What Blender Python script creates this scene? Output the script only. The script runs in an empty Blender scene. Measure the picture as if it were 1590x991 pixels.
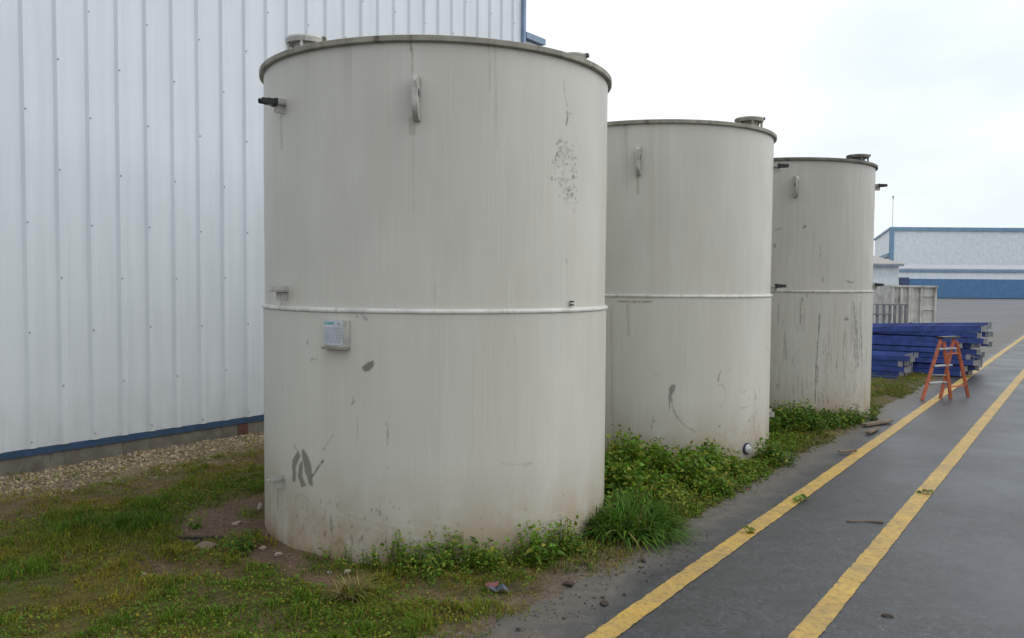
import bpy, bmesh, math, random
import numpy as np
from mathutils import Vector, Matrix, noise as mnoise
random.seed(7); RNG = np.random.default_rng(11)
SC = bpy.context.scene; COL = SC.collection
R = math.radians

# ------------------------------------------------------------------ camera
F_PX, PITCH, ROLL, EYE = 1310.7, .0459, .0073, 1.65     # focal length in pixels of a 1590 px wide picture
cam = bpy.data.cameras.new('camera'); cam_o = bpy.data.objects.new('camera', cam); COL.objects.link(cam_o)
cam.sensor_width = 36; cam.lens = F_PX/1590*36; cam.clip_start = .05; cam.clip_end = 3000
cam_o.matrix_world = (Matrix.Translation((0, 0, EYE)) @ Matrix.Rotation(math.pi/2-PITCH, 4, 'X') @ Matrix.Rotation(ROLL, 4, 'Z'))
SC.camera = cam_o
SC.render.resolution_x, SC.render.resolution_y = 1024, 638

# ------------------------------------------------------------------ sky and sun (overcast)
SUN_EL, SUN_AZ = R(44), R(84)        # azimuth from +Y (view direction) towards +X
w = bpy.data.worlds.new('World'); SC.world = w; w.use_nodes = True
nt = w.node_tree; nt.nodes.clear()
def N_(nt, t, **kw):
    n = nt.nodes.new(t)
    for k, v in kw.items(): setattr(n, k, v)
    return n
sky = N_(nt, 'ShaderNodeTexSky', sky_type='NISHITA', sun_disc=False, sun_elevation=SUN_EL, sun_rotation=SUN_AZ, air_density=1.5, dust_density=3)
bg1 = N_(nt, 'ShaderNodeBackground'); bg1.inputs['Strength'].default_value = .1
nt.links.new(sky.outputs[0], bg1.inputs[0])
tc = N_(nt, 'ShaderNodeTexCoord'); mp = N_(nt, 'ShaderNodeMapping'); mp.inputs['Scale'].default_value = (1.3, 1.3, 4)
no = N_(nt, 'ShaderNodeTexNoise'); no.inputs['Scale'].default_value = 1.1; no.inputs['Detail'].default_value = 4; no.inputs['Roughness'].default_value = .45
nt.links.new(tc.outputs['Generated'], mp.inputs[0]); nt.links.new(mp.outputs[0], no.inputs[0])
cr = N_(nt, 'ShaderNodeValToRGB')
cr.color_ramp.elements[0].position = .3; cr.color_ramp.elements[0].color = (.9, .95, 1.0, 1)
cr.color_ramp.elements[1].position = .6; cr.color_ramp.elements[1].color = (1.0, 1.04, 1.07, 1)
nt.links.new(no.outputs[0], cr.inputs[0])
# overcast cloud is brighter overhead and towards the hidden sun, duller on the far side
dot = N_(nt, 'ShaderNodeVectorMath', operation='DOT_PRODUCT')
dot.inputs[1].default_value = (math.sin(SUN_AZ)*math.cos(SUN_EL), math.cos(SUN_AZ)*math.cos(SUN_EL), math.sin(SUN_EL))
nt.links.new(tc.outputs['Generated'], dot.inputs[0])
mr = N_(nt, 'ShaderNodeMapRange'); mr.inputs['From Min'].default_value = -.75; mr.inputs['From Max'].default_value = 1
mr.inputs['To Min'].default_value = .58; mr.inputs['To Max'].default_value = 1.5
nt.links.new(dot.outputs['Value'], mr.inputs[0])
# a thinner, bluish part of the cloud deck low in the north-east
dot2 = N_(nt, 'ShaderNodeVectorMath', operation='DOT_PRODUCT'); a_, e_ = R(33), R(10)
dot2.inputs[1].default_value = (math.sin(a_)*math.cos(e_), math.cos(a_)*math.cos(e_), math.sin(e_)); nt.links.new(tc.outputs['Generated'], dot2.inputs[0])
mr2 = N_(nt, 'ShaderNodeMapRange'); mr2.inputs['From Min'].default_value = .935; mr2.inputs['From Max'].default_value = .995; mr2.interpolation_type = 'SMOOTHSTEP'
nt.links.new(dot2.outputs['Value'], mr2.inputs[0])
thin = N_(nt, 'ShaderNodeMix', data_type='RGBA', blend_type='MULTIPLY'); mot = N_(nt, 'ShaderNodeMapRange'); mot.inputs['From Min'].default_value = .35; mot.inputs['From Max'].default_value = .62; mot.inputs['To Min'].default_value = 1.0; mot.inputs['To Max'].default_value = .62
no2 = N_(nt, 'ShaderNodeTexNoise'); no2.inputs['Scale'].default_value = 3.0; no2.inputs['Detail'].default_value = 5; nt.links.new(mp.outputs[0], no2.inputs[0]); nt.links.new(no2.outputs[0], mot.inputs[0])
mul = N_(nt, 'ShaderNodeMath', operation='MULTIPLY'); nt.links.new(mr2.outputs[0], mul.inputs[0]); nt.links.new(mot.outputs[0], mul.inputs[1]); nt.links.new(mul.outputs[0], thin.inputs[0]); nt.links.new(cr.outputs[0], thin.inputs[6]); thin.inputs[7].default_value = (.72, .765, .80, 1)
bg2 = N_(nt, 'ShaderNodeBackground'); nt.links.new(thin.outputs[2], bg2.inputs[0]); nt.links.new(mr.outputs[0], bg2.inputs[1])
mx = N_(nt, 'ShaderNodeMixShader'); mx.inputs[0].default_value = .9
ow = N_(nt, 'ShaderNodeOutputWorld')
nt.links.new(bg1.outputs[0], mx.inputs[1]); nt.links.new(bg2.outputs[0], mx.inputs[2]); nt.links.new(mx.outputs[0], ow.inputs[0])
sl = bpy.data.lights.new('sun', 'SUN'); sl.energy = .7; sl.angle = R(40); sl.color = (1, .97, .93)
so = bpy.data.objects.new('sun', sl); COL.objects.link(so)
sd = Vector((math.sin(SUN_AZ)*math.cos(SUN_EL), math.cos(SUN_AZ)*math.cos(SUN_EL), math.sin(SUN_EL)))
so.rotation_euler = sd.to_track_quat('Z', 'Y').to_euler()
vs = SC.view_settings; vs.view_transform = 'Standard'; vs.look = 'None'; vs.exposure = 0.0; vs.gamma = 1; vs.use_curve_mapping = False

# ------------------------------------------------------------------ helpers
PSI = R(34.7)                                            # heading of the road
DX, DY = math.sin(PSI), math.cos(PSI)                    # along the road
def W(s, n, z=0): return (s*DX+n*DY, s*DY-n*DX, z)       # road coordinates -> world
def Wa(s, n): return s*DX+n*DY, s*DY-n*DX
def ray(px, py):
    c, s = math.cos(ROLL), math.sin(ROLL); du, dv = px-795.5, py-495.5
    a = c*du+s*dv; b = -s*du+c*dv
    d = (a/F_PX, 1, -b/F_PX)
    return Vector((d[0], d[1]*math.cos(PITCH)+d[2]*math.sin(PITCH), -d[1]*math.sin(PITCH)+d[2]*math.cos(PITCH)))
def on_ground(px, py, z=0):
    d = ray(px, py); t = (z-EYE)/d.z; return Vector((d.x*t, d.y*t, z))
def at_depth(px, py, Y):
    d = ray(px, py); t = Y/d.y; return Vector((d.x*t, Y, EYE+d.z*t))

def mesh_obj(name, verts, faces, mat=None, parent=None, smooth=False):
    me = bpy.data.meshes.new(name); me.from_pydata([tuple(v) for v in verts], [], faces); me.update()
    if smooth: me.polygons.foreach_set('use_smooth', [True]*len(me.polygons))
    o = bpy.data.objects.new(name, me); COL.objects.link(o)
    if mat: me.materials.append(mat)
    if parent: o.parent = parent
    return o
class MB:
    """collects simple solids into one mesh"""
    def __init__(self): self.bm = bmesh.new()
    def box(self, c, size, rot=None, bev=0):
        M = Matrix.Translation(Vector(c))
        if rot is not None: M = M @ (rot if isinstance(rot, Matrix) else Matrix.Rotation(rot, 4, 'Z'))
        r = bmesh.ops.create_cube(self.bm, size=1, matrix=M @ Matrix.Diagonal((*size, 1)))
        if bev:
            es = list({e for v in r['verts'] for e in v.link_edges})
            bmesh.ops.bevel(self.bm, geom=es, offset=bev, segments=2, affect='EDGES')
        return self
    def bar(self, a, b, wd, dp=None, up=(0, 0, 1), bev=0):
        a, b = Vector(a), Vector(b); d = b-a; z = d.normalized(); u = Vector(up)
        x = u.cross(z)
        if x.length < 1e-4: x = Vector((1, 0, 0)).cross(z)
        x.normalize(); y = z.cross(x)
        M = Matrix((x, y, z)).transposed().to_4x4(); M.translation = (a+b)/2
        r = bmesh.ops.create_cube(self.bm, size=1, matrix=M @ Matrix.Diagonal((wd, dp or wd, d.length, 1)))
        if bev:
            es = list({e for v in r['verts'] for e in v.link_edges})
            bmesh.ops.bevel(self.bm, geom=es, offset=bev, segments=1, affect='EDGES')
        return self
    def cyl(self, a, b, r1, r2=None, seg=20):
        a, b = Vector(a), Vector(b); d = b-a
        M = d.to_track_quat('Z', 'Y').to_matrix().to_4x4(); M.translation = (a+b)/2
        bmesh.ops.create_cone(self.bm, cap_ends=True, segments=seg, radius1=r1, radius2=r1 if r2 is None else r2, depth=d.length, matrix=M)
        return self
    def lathe(self, prof, c=(0, 0, 0), seg=48):
        rings = []
        for r, z in prof:
            rings.append([self.bm.verts.new((c[0]+r*math.cos(2*math.pi*i/seg), c[1]+r*math.sin(2*math.pi*i/seg), c[2]+z)) for i in range(seg)])
        for A, B in zip(rings, rings[1:]):
            for i in range(seg): self.bm.faces.new((A[i], A[(i+1) % seg], B[(i+1) % seg], B[i]))
        self.bm.faces.new(rings[0][::-1]); self.bm.faces.new(rings[-1])
        return self
    def prism(self, pts, vec):
        vec = Vector(vec); A = [self.bm.verts.new(p) for p in pts]; B = [self.bm.verts.new(Vector(p)+vec) for p in pts]
        n = len(A); self.bm.faces.new(A); self.bm.faces.new(B[::-1])
        for i in range(n): self.bm.faces.new((A[i], B[i], B[(i+1) % n], A[(i+1) % n]))
        return self
    def build(self, name, mat, parent=None, smooth=False):
        bmesh.ops.recalc_face_normals(self.bm, faces=self.bm.faces)
        me = bpy.data.meshes.new(name); self.bm.to_mesh(me); self.bm.free()
        if mat: me.materials.append(mat)
        if smooth:
            me.polygons.foreach_set('use_smooth', [True]*len(me.polygons)); me.set_sharp_from_angle(angle=R(35))
        o = bpy.data.objects.new(name, me); COL.objects.link(o)
        if parent: o.parent = parent
        return o
def tag(o, label=None, cat=None, group=None, kind=None):
    if label: o['label'] = label
    if cat: o['category'] = cat
    if group: o['group'] = group
    if kind: o['kind'] = kind
    return o
def thing(name, label, cat, loc=(0, 0, 0), rz=0, group=None):
    o = bpy.data.objects.new(name, None); COL.objects.link(o); o.location = loc; o.rotation_euler = (0, 0, rz)
    o.empty_display_size = .1
    return tag(o, label, cat, group)
def dup(o, parent=None):
    c = o.copy(); COL.objects.link(c)
    if parent: c.parent = parent
    for ch in o.children: dup(ch, c)
    return c

def vnoise(x, y, seed=0):
    x = np.asarray(x, float); y = np.asarray(y, float)
    xi, yi = np.floor(x).astype(np.int64), np.floor(y).astype(np.int64); xf, yf = x-xi, y-yi
    u, v = xf*xf*(3-2*xf), yf*yf*(3-2*yf)
    def h(i, j):
        n = (i*374761393+j*668265263+seed*1442695041) & 0x7fffffff
        n = ((n ^ (n >> 13))*1274126177) & 0x7fffffff
        n = (n ^ (n >> 16)) & 0xffff
        return n/65535.
    return (h(xi, yi)*(1-u)+h(xi+1, yi)*u)*(1-v)+(h(xi, yi+1)*(1-u)+h(xi+1, yi+1)*u)*v
def fbm(x, y, sc, seed=0, oct=4):
    t = 0; a = 1; s = 0
    for o in range(oct):
        t = t+a*vnoise(np.asarray(x)*sc+17.3*o, np.asarray(y)*sc-9.1*o, seed+o); s += a; a *= .5; sc *= 2.03
    return t/s
def sstep(a, b, x):
    t = np.clip((np.asarray(x, float)-a)/(b-a), 0, 1); return t*t*(3-2*t)

# ------------------------------------------------------------------ materials
class Mat:
    def __init__(self, name):
        self.m = bpy.data.materials.new(name); self.m.use_nodes = True; self.nt = self.m.node_tree
        self.p = self.nt.nodes['Principled BSDF']
    def n(self, t, **kw): return N_(self.nt, t, **kw)
    def l(self, a, b): self.nt.links.new(a, b)
    def obj(self, scale=(1, 1, 1)):
        t = self.n('ShaderNodeTexCoord'); m = self.n('ShaderNodeMapping'); m.inputs['Scale'].default_value = scale
        self.l(t.outputs['Object'], m.inputs[0]); return m.outputs[0]
    def noise(self, vec, scale, detail=5, rough=.55):
        n = self.n('ShaderNodeTexNoise'); n.inputs['Scale'].default_value = scale; n.inputs['Detail'].default_value = detail; n.inputs['Roughness'].default_value = rough
        self.l(vec, n.inputs[0]); return n.outputs[0]
    def ramp(self, fac, stops):
        r = self.n('ShaderNodeValToRGB'); e = r.color_ramp.elements
        for i, (p, c) in enumerate(stops):
            c = (c, c, c) if isinstance(c, (int, float)) else c
            el = e[i] if i < 2 else e.new(p)
            el.position = p; el.color = (*c, 1)
        self.l(fac, r.inputs[0]); return r.outputs[0]
    def mix(self, fac, a, b, mode='MIX'):
        m = self.n('ShaderNodeMix', data_type='RGBA', blend_type=mode)
        for s, v in ((m.inputs[0], fac), (m.inputs[6], a), (m.inputs[7], b)):
            if isinstance(v, (int, float)): s.default_value = v
            elif isinstance(v, tuple): s.default_value = (*v, 1)
            else: self.l(v, s)
        return m.outputs[2]
    def math(self, op, a, b=0, clamp=False):
        m = self.n('ShaderNodeMath', operation=op, use_clamp=clamp)
        for s, v in ((m.inputs[0], a), (m.inputs[1], b)):
            if isinstance(v, (int, float)): s.default_value = v
            else: self.l(v, s)
        return m.outputs[0]
    def attr(self, name): return self.n('ShaderNodeVertexColor', layer_name=name)
    def col(self, v):
        if isinstance(v, tuple): self.p.inputs['Base Color'].default_value = (*v, 1)
        else: self.l(v, self.p.inputs['Base Color'])
        return self
    def rough(self, v):
        if isinstance(v, (int, float)): self.p.inputs['Roughness'].default_value = v
        else: self.l(v, self.p.inputs['Roughness'])
        return self
    def bump(self, h, strength=.3, dist=.01):
        b = self.n('ShaderNodeBump'); b.inputs['Strength'].default_value = strength; b.inputs['Distance'].default_value = dist
        self.l(h, b.inputs['Height']); self.l(b.outputs[0], self.p.inputs['Normal']); return self

def worn(name, c, dark=.75, scale=6, rough=.5, metal=0, stain=None):
    """painted or bare surface with uneven wear"""
    m = Mat(name); v = m.obj(); a = m.noise(v, scale, 6)
    lo = tuple(x*dark for x in c); hi = tuple(min(1, x*1.08) for x in c)
    cc = m.ramp(a, [(.3, lo), (.65, hi)])
    if stain:
        st = m.ramp(m.noise(m.obj((1, 1, .25)), scale*2.3, 6, .65), [(.56, 0.), (.7, 1.)])
        cc = m.mix(st, cc, stain)
    m.col(cc); m.rough(m.ramp(a, [(.2, min(1, rough+.15)), (.8, max(.05, rough-.1))]))
    m.p.inputs['Metallic'].default_value = metal
    m.bump(m.noise(v, scale*12, 3), .12, .002)
    return m.m

M = {}
def tank_paint(name, base, streak=.5):
    m = Mat(name)
    tc_ = m.n('ShaderNodeTexCoord'); sep = m.n('ShaderNodeSeparateXYZ'); m.l(tc_.outputs['Object'], sep.inputs[0])
    fine = m.noise(m.obj((1, 1, .05)), 26, 5, .6)
    broad = m.noise(m.obj((1, 1, .12)), 2.2, 4, .5)
    cloud = m.noise(m.obj((1, 1, .6)), 1.7, 5, .55)
    c = m.ramp(cloud, [(.3, tuple(x*.93 for x in base)), (.7, tuple(x*1.05 for x in base))])
    c = m.mix(m.ramp(broad, [(.42, 0.), (.68, .42)]), c, (base[0]*.8, base[1]*.77, base[2]*.72))
    c = m.mix(m.ramp(fine, [(.45, 0.), (.72, streak)]), c, (base[0]*.72, base[1]*.71, base[2]*.66))
    c = m.mix(m.ramp(m.noise(m.obj((1, 1, .035)), 60, 3, .5), [(.55, 0.), (.7, .3)]), c, (base[0]*1.1, base[1]*1.1, base[2]*1.08))
    # run-off dirt below the roof lip and splashed soil at the foot
    zt = m.n('ShaderNodeMapRange'); zt.inputs['From Min'].default_value = 2.1; zt.inputs['From Max'].default_value = 3.0
    m.l(sep.outputs['Z'], zt.inputs[0])
    runs = m.ramp(m.noise(m.obj((1, 1, .02)), 7, 4, .6), [(.54, 0.), (.78, .42)])
    c = m.mix(m.math('MULTIPLY', runs, m.math('POWER', zt.outputs[0], 2.0)), c, (.17, .155, .115))
    zb = m.n('ShaderNodeMapRange'); zb.inputs['From Min'].default_value = .62; zb.inputs['From Max'].default_value = .02
    m.l(sep.outputs['Z'], zb.inputs[0])
    spl = m.noise(m.obj((1, 1, .7)), 5, 6, .6)
    sf = m.math('MULTIPLY', m.math('POWER', zb.outputs[0], 1.25), m.ramp(spl, [(.32, .25), (.58, 1.)]))
    c = m.mix(m.math('MULTIPLY', sf, .92), c, (.30, .215, .12))
    spk = m.ramp(m.noise(m.obj(), 42, 3, .5), [(.66, 0.), (.72, .8)])
    c = m.mix(m.math('MULTIPLY', spk, m.math('POWER', zb.outputs[0], 1.3)), c, (.12, .10, .075))
    wear = m.attr('wear'); sp = m.n('ShaderNodeSeparateColor'); m.l(wear.outputs[0], sp.inputs[0])
    c = m.mix(sp.outputs[0], c, (.135, .127, .105))
    c = m.mix(sp.outputs[1], c, (.16, .12, .065))
    c = m.mix(sp.outputs[2], c, (.62, .62, .58))
    m.col(c)
    r = m.ramp(cloud, [(.3, .5), (.7, .38)])
    m.rough(m.mix(sp.outputs[0], r, (.8, .8, .8)))
    m.bump(m.noise(m.obj((1, 1, .5)), 9, 4, .5), .12, .006)
    return m.m
M['tank_a'] = tank_paint('tank_paint_light', (.555, .54, .485), .15)
M['tank_b'] = tank_paint('tank_paint_mid', (.555, .54, .485), .15)
M['tank_c'] = tank_paint('tank_paint_dirty', (.455, .44, .395), .5)
M['seam'] = worn('weld_band_paint', (.56, .555, .52), .8, 9, .4, 0, (.33, .30, .22))
M['seam_dirty'] = worn('dirty_weld_band_paint', (.44, .43, .38), .7, 9, .5, 0, (.22, .18, .11))
M['lip'] = worn('dirty_roof_lip', (.31, .29, .235), .6, 8, .6, 0, (.12, .10, .075))
M['lip_dark'] = worn('mossy_roof_lip', (.17, .16, .135), .55, 8, .7, 0, (.06, .055, .045))
M['fitting'] = worn('grey_fitting_paint', (.46, .455, .42), .75, 14, .45, 0, (.2, .17, .12))
M['black'] = worn('black_plastic', (.018, .02, .022), .7, 20, .4)
M['galv'] = worn('galvanised_steel', (.36, .37, .38), .7, 12, .42, .35, (.2, .16, .12))
M['blue_trim'] = worn('blue_painted_trim', (.036, .078, .15), .75, 8, .4)
M['corner_trim'] = worn('slate_blue_trim', (.2, .29, .42), .8, 6, .4)
M['concrete'] = worn('plinth_concrete', (.17, .155, .125), .6, 7, .85, 0, (.08, .075, .055))
M['rust'] = worn('rust', (.12, .055, .035), .5, 14, .85)
M['hall_trim'] = worn('hazed_blue_trim', (.17, .29, .42), .85, 2, .5)  # lighter blue: distance haze is put into the colour of the far trims
M['white_wall'] = worn('pale_hall_cladding', (.74, .79, .825), .92, 2, .4)
M['shed_roof'] = worn('fibre_cement_roof', (.36, .34, .32), .75, 3, .8)
M['grey_roof'] = worn('grey_metal_roof', (.36, .36, .42), .85, 2, .6)
M['deep_blue'] = worn('deep_blue_cladding', (.07, .19, .37), .8, 3, .4)
M['navy'] = worn('navy_door_paint', (.045, .075, .17), .8, 5, .45)
M['skip'] = worn('weathered_white_skip', (.56, .545, .51), .72, 4, .6, 0, (.2, .13, .08))
M['frame_grey'] = worn('weathered_grey_frame', (.20, .20, .22), .65, 9, .6)
M['beam'] = worn('blue_rack_paint', (.045, .085, .34), .5, 5, .42, 0, (.016, .022, .07))
M['orange'] = worn('worn_orange_paint', (.48, .115, .045), .6, 12, .55, 0, (.16, .06, .035))
M['wood'] = worn('weathered_wood', (.19, .14, .10), .55, 10, .85)
M['soil_dark'] = worn('damp_clod', (.055, .04, .03), .5, 30, .9)
M['stone_pale'] = worn('pale_limestone', (.33, .29, .23), .6, 30, .85)
M['slab'] = worn('broken_slab', (.17, .125, .09), .65, 16, .85)
M['plastic_white'] = worn('scuffed_white_plastic', (.6, .6, .58), .8, 20, .4)
M['dark_blue_cap'] = worn('navy_plastic', (.03, .04, .11), .7, 20, .45)
M['red_scrap'] = worn('faded_red_wrapper', (.17, .04, .05), .6, 30, .5)
M['blue_scrap'] = worn('slate_blue_wrapper', (.07, .09, .13), .6, 30, .5)
M['van_white'] = worn('white_van_paint', (.66, .68, .7), .92, 2, .25)
M['glass'] = worn('dark_window_glass', (.02, .024, .028), .8, 2, .08)
M['lamp_red'] = worn('red_lamp_lens', (.35, .02, .015), .8, 5, .2)
M['rubber'] = worn('tyre_rubber', (.02, .02, .02), .7, 10, .8)
M['plate_face'] = worn('faded_plate_face', (.52, .55, .6), .85, 20, .45)
M['plate_green'] = worn('green_plate_print', (.10, .42, .33), .85, 30, .5)
M['plate_grey'] = worn('grey_plate_print', (.36, .38, .41), .8, 30, .5)

def cladding_mat():
    m = Mat('white_ribbed_cladding')
    st = m.ramp(m.noise(m.obj((1, 1, .06)), 9, 5, .55), [(.4, (.68, .725, .765)), (.75, (.615, .66, .70))])
    cl = m.ramp(m.noise(m.obj(), 1.2, 3), [(.3, .94), (.7, 1.)])
    tc_ = m.n('ShaderNodeTexCoord'); sep = m.n('ShaderNodeSeparateXYZ'); m.l(tc_.outputs['Object'], sep.inputs[0])
    zb = m.n('ShaderNodeMapRange'); zb.inputs['From Min'].default_value = .7; zb.inputs['From Max'].default_value = .1
    m.l(sep.outputs['Z'], zb.inputs[0])
    d = m.math('MULTIPLY', zb.outputs[0], m.ramp(m.noise(m.obj((1, 1, .4)), 8, 5), [(.3, .05), (.75, .5)]))
    m.col(m.mix(d, m.mix(1., st, cl, 'MULTIPLY'), (.38, .37, .33))); m.rough(.42); return m.m
M['cladding'] = cladding_mat()

# ------------------------------------------------------------------ ground, road, markings
def grid_obj(name, s0, s1, n0, n1, ds, dn, hf, mat, cf=None):
    S = np.arange(s0, s1+ds/2, ds); Nn = np.arange(n0, n1+dn/2, dn); a, b = len(S), len(Nn)
    SS, NN = np.meshgrid(S, Nn, indexing='ij'); Z = hf(SS, NN); X, Y = Wa(SS, NN)
    V = np.stack([X, Y, Z], -1).reshape(-1, 3); i = np.arange(a*b).reshape(a, b)
    Fc = np.stack([i[:-1, :-1], i[:-1, 1:], i[1:, 1:], i[1:, :-1]], -1).reshape(-1, 4)[:, ::-1]
    me = bulk_mesh(name, V, Fc)
    me.materials.append(mat); me.polygons.foreach_set('use_smooth', np.ones(len(Fc), bool))
    if cf is not None: set_col(me, 'tone', cf(SS, NN).reshape(-1, 3))
    o = bpy.data.objects.new(name, me); COL.objects.link(o); return o
def bulk_mesh(name, V, Fc):
    V = np.asarray(V, np.float32); Fc = np.asarray(Fc, np.int32); k = Fc.shape[1]
    me = bpy.data.meshes.new(name); me.vertices.add(len(V)); me.vertices.foreach_set('co', V.ravel())
    me.loops.add(Fc.size); me.loops.foreach_set('vertex_index', Fc.ravel())
    me.polygons.add(len(Fc)); me.polygons.foreach_set('loop_start', np.arange(0, Fc.size, k, dtype=np.int32))
    me.update(calc_edges=True); me.validate(); return me
def set_col(me, name, c):
    a = me.color_attributes.new(name, 'FLOAT_COLOR', 'POINT')
    a.data.foreach_set('color', np.concatenate([c, np.ones((len(c), 1))], 1).astype(np.float32).ravel())

T1, T2, T3 = (-.5241, 5.9616), (1.4129, 8.6233), (3.4061, 10.9769)      # tank centres
TR = 1.173
def to_sn(x, y): return x*DX+y*DY, x*DY-y*DX
TS = [to_sn(*t) for t in (T1, T2, T3)]
def edge_n(s): return -2.13+.22*(fbm(s, s*0+3.3, .9, 5)-.5)+.16*(fbm(s, s*0+8.1, 4, 6)-.5)
def blob(s, n, cs, cn, rs, rn): return np.exp(-(((s-cs)/rs)**2+((n-cn)/rn)**2))
def bare(s, n):
    """0 = full turf, 1 = bare earth"""
    b = np.zeros_like(s)
    b = np.maximum(b, 1.25*blob(s, n, 3.42, -4.72, .42, .38))
    b = np.maximum(b, 1.2*blob(s, n, 3.62, -4.98, .30, .30))
    b = np.maximum(b, 1.1*blob(s, n, 3.9, -5.05, .3, .22))
    b = np.maximum(b, 1.3*blob(s, n, 3.25, -3.95, .17, .42))
    b = np.maximum(b, 1.25*blob(s, n, 3.14, -3.42, .13, .36))
    b = np.maximum(b, .9*blob(s, n, 2.88, -3.9, .10, .25))
    b = np.maximum(b, 1.2*blob(s, n, 4.25, -2.40, .5, .20))
    b = np.maximum(b, 1.0*blob(s, n, 3.75, -2.28, .5, .18))
    b = np.maximum(b, .8*blob(s, n, 3.35, -2.75, .15, .3))
    for ts, tn in TS: b = np.maximum(b, 1.1*sstep(TR+.16, TR+.02, np.hypot(s-ts, n-tn)))
    b = np.maximum(b, .62*sstep(-5.5, -6.1, n))
    b = np.maximum(b, .75*blob(s, n, 2.75, -4.3, .16, .5)); b = np.maximum(b, .8*blob(s, n, 2.6, -3.3, .10, .4))
    b = b+.75*(fbm(s, n, 2.6, 21)-.5)+.5*(fbm(s, n, 9, 25)-.5)
    b = np.maximum(b, sstep(-.35, .0, n-edge_n(s)+.35*(fbm(s, n, 3, 31)-.5)))
    return np.clip(b, 0, 1)
def gravel(s, n): return sstep(-6.4, -7.0, n+.75*(fbm(s, n, 1.1, 41)-.5)+.4*(fbm(s, n, 6, 44)-.5))
def soil_h(s, n):
    e = edge_n(s)
    h = -.02+.055*sstep(.06, -.45, n-e)+.05*(fbm(s, n, 1.6, 51)-.5)*sstep(0, -.4, n-e)+.022*(fbm(s, n, 9, 55)-.5)*sstep(.1, -.2, n-e)
    h = h-.03*sstep(.1, .7, bare(s, n))*sstep(-.2, -.5, n-e)-.035*sstep(-6.3, -6.9, n)
    return h
def soil_col(s, n):
    b = bare(s, n)[..., None]; g = gravel(s, n)[..., None]
    v = (.75+.5*fbm(s, n, 5, 61))[..., None]
    turf = np.array([.085, .075, .022])*v; earth = np.array([.135, .09, .06])*v
    sand = np.array([.135, .108, .08])*v; grav = np.array([.20, .155, .105])*v
    c = turf*(1-b)+earth*b
    k = sstep(-.42, -.12, n-edge_n(s)+.25*(fbm(s, n, 2.2, 66)-.5))[..., None]
    c = c*(1-k)+sand*k
    damp = (sstep(.5, .64, fbm(s, n, 3.5, 68, 3))*sstep(-.9, -.3, n-edge_n(s)))[..., None]; c = c*(1-.5*damp)
    return c*(1-g)+grav*g
ms = Mat('damp_soil')
tn = ms.attr('tone').outputs[0]; v_ = ms.obj()
cr1 = ms.ramp(ms.noise(v_, 38, 6, .65), [(.3, .6), (.7, 1.3)])
cr2 = ms.ramp(ms.noise(v_, 140, 3, .6), [(.3, .7), (.7, 1.2)])
ms.col(ms.mix(1., ms.mix(1., tn, cr1, 'MULTIPLY'), cr2, 'MULTIPLY')); ms.rough(.95); ms.p.inputs['Specular IOR Level'].default_value = .15
ms.bump(ms.noise(v_, 60, 6, .7), .7, .012)
gb = Mat('yard_ground'); v_ = gb.obj()
gb.col(gb.ramp(gb.noise(v_, .25, 6), [(.35, (.085, .088, .092)), (.65, (.12, .122, .125))])); gb.rough(.7)
far = mesh_obj('ground', [(-900, -900, -.05), (900, -900, -.05), (900, 1500, -.05), (-900, 1500, -.05)], [(0, 1, 2, 3)], gb.m); tag(far, kind='structure')
soil = grid_obj('soil', .6, 19.6, -8.3, -1.7, .03, .03, soil_h, ms.m, soil_col); tag(soil, kind='structure')

ma = Mat('wet_asphalt'); v_ = ma.obj()
fine = ma.noise(v_, 180, 4, .7); mid = ma.noise(v_, 9, 5, .6); big = ma.noise(v_, .8, 5, .55)
c = ma.ramp(fine, [(.3, (.024, .025, .028)), (.52, (.052, .054, .058)), (.75, (.15, .15, .155))])
chip = ma.n('ShaderNodeTexVoronoi'); chip.inputs['Scale'].default_value = 70; ma.l(v_, chip.inputs[0])
cs_ = ma.n('ShaderNodeSeparateColor'); ma.l(chip.outputs['Color'], cs_.inputs[0])
c = ma.mix(ma.ramp(cs_.outputs[0], [(.82, 0.), (.97, .4)]), c, (.14, .14, .142))
c = ma.mix(ma.ramp(cs_.outputs[1], [(.8, 0.), (.97, .6)]), c, (.02, .02, .022))
c = ma.mix(1., c, ma.ramp(mid, [(.3, .72), (.7, 1.2)]), 'MULTIPLY')
c = ma.mix(1., c, ma.ramp(ma.noise(v_, 32, 4, .6), [(.3, .72), (.7, 1.25)]), 'MULTIPLY')
c = ma.mix(1., c, ma.ramp(big, [(.3, .7), (.7, 1.0)]), 'MULTIPLY')
sepa = ma.n('ShaderNodeVectorMath', operation='DOT_PRODUCT'); sepa.inputs[1].default_value = (DY, -DX, 0)
ma.l(v_, sepa.inputs[0])
mrr = ma.n('ShaderNodeMapRange'); mrr.inputs['From Min'].default_value = -1.95; mrr.inputs['From Max'].default_value = -2.12
ma.l(ma.math('ADD', sepa.outputs['Value'], ma.math('MULTIPLY', ma.math('SUBTRACT', ma.noise(v_, 3.2, 5, .6), .5), .5)), mrr.inputs[0])
silt = ma.math('MULTIPLY', mrr.outputs[0], ma.ramp(ma.noise(v_, 14, 5, .65), [(.3, .3), (.65, .95)]))
c = ma.mix(ma.ramp(ma.noise(v_, 1.7, 6, .65), [(.5, 0.), (.62, .45)]), c, (.03, .031, .034))
c = ma.mix(silt, c, (.125, .108, .088)); ma.col(c)
ma.rough(ma.mix(silt, ma.ramp(big, [(.35, .34), (.65, .52)]), (.75, .75, .75)))
ma.bump(ma.mix(.35, fine, ma.noise(v_, 420, 2)), .55, .004)
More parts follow.
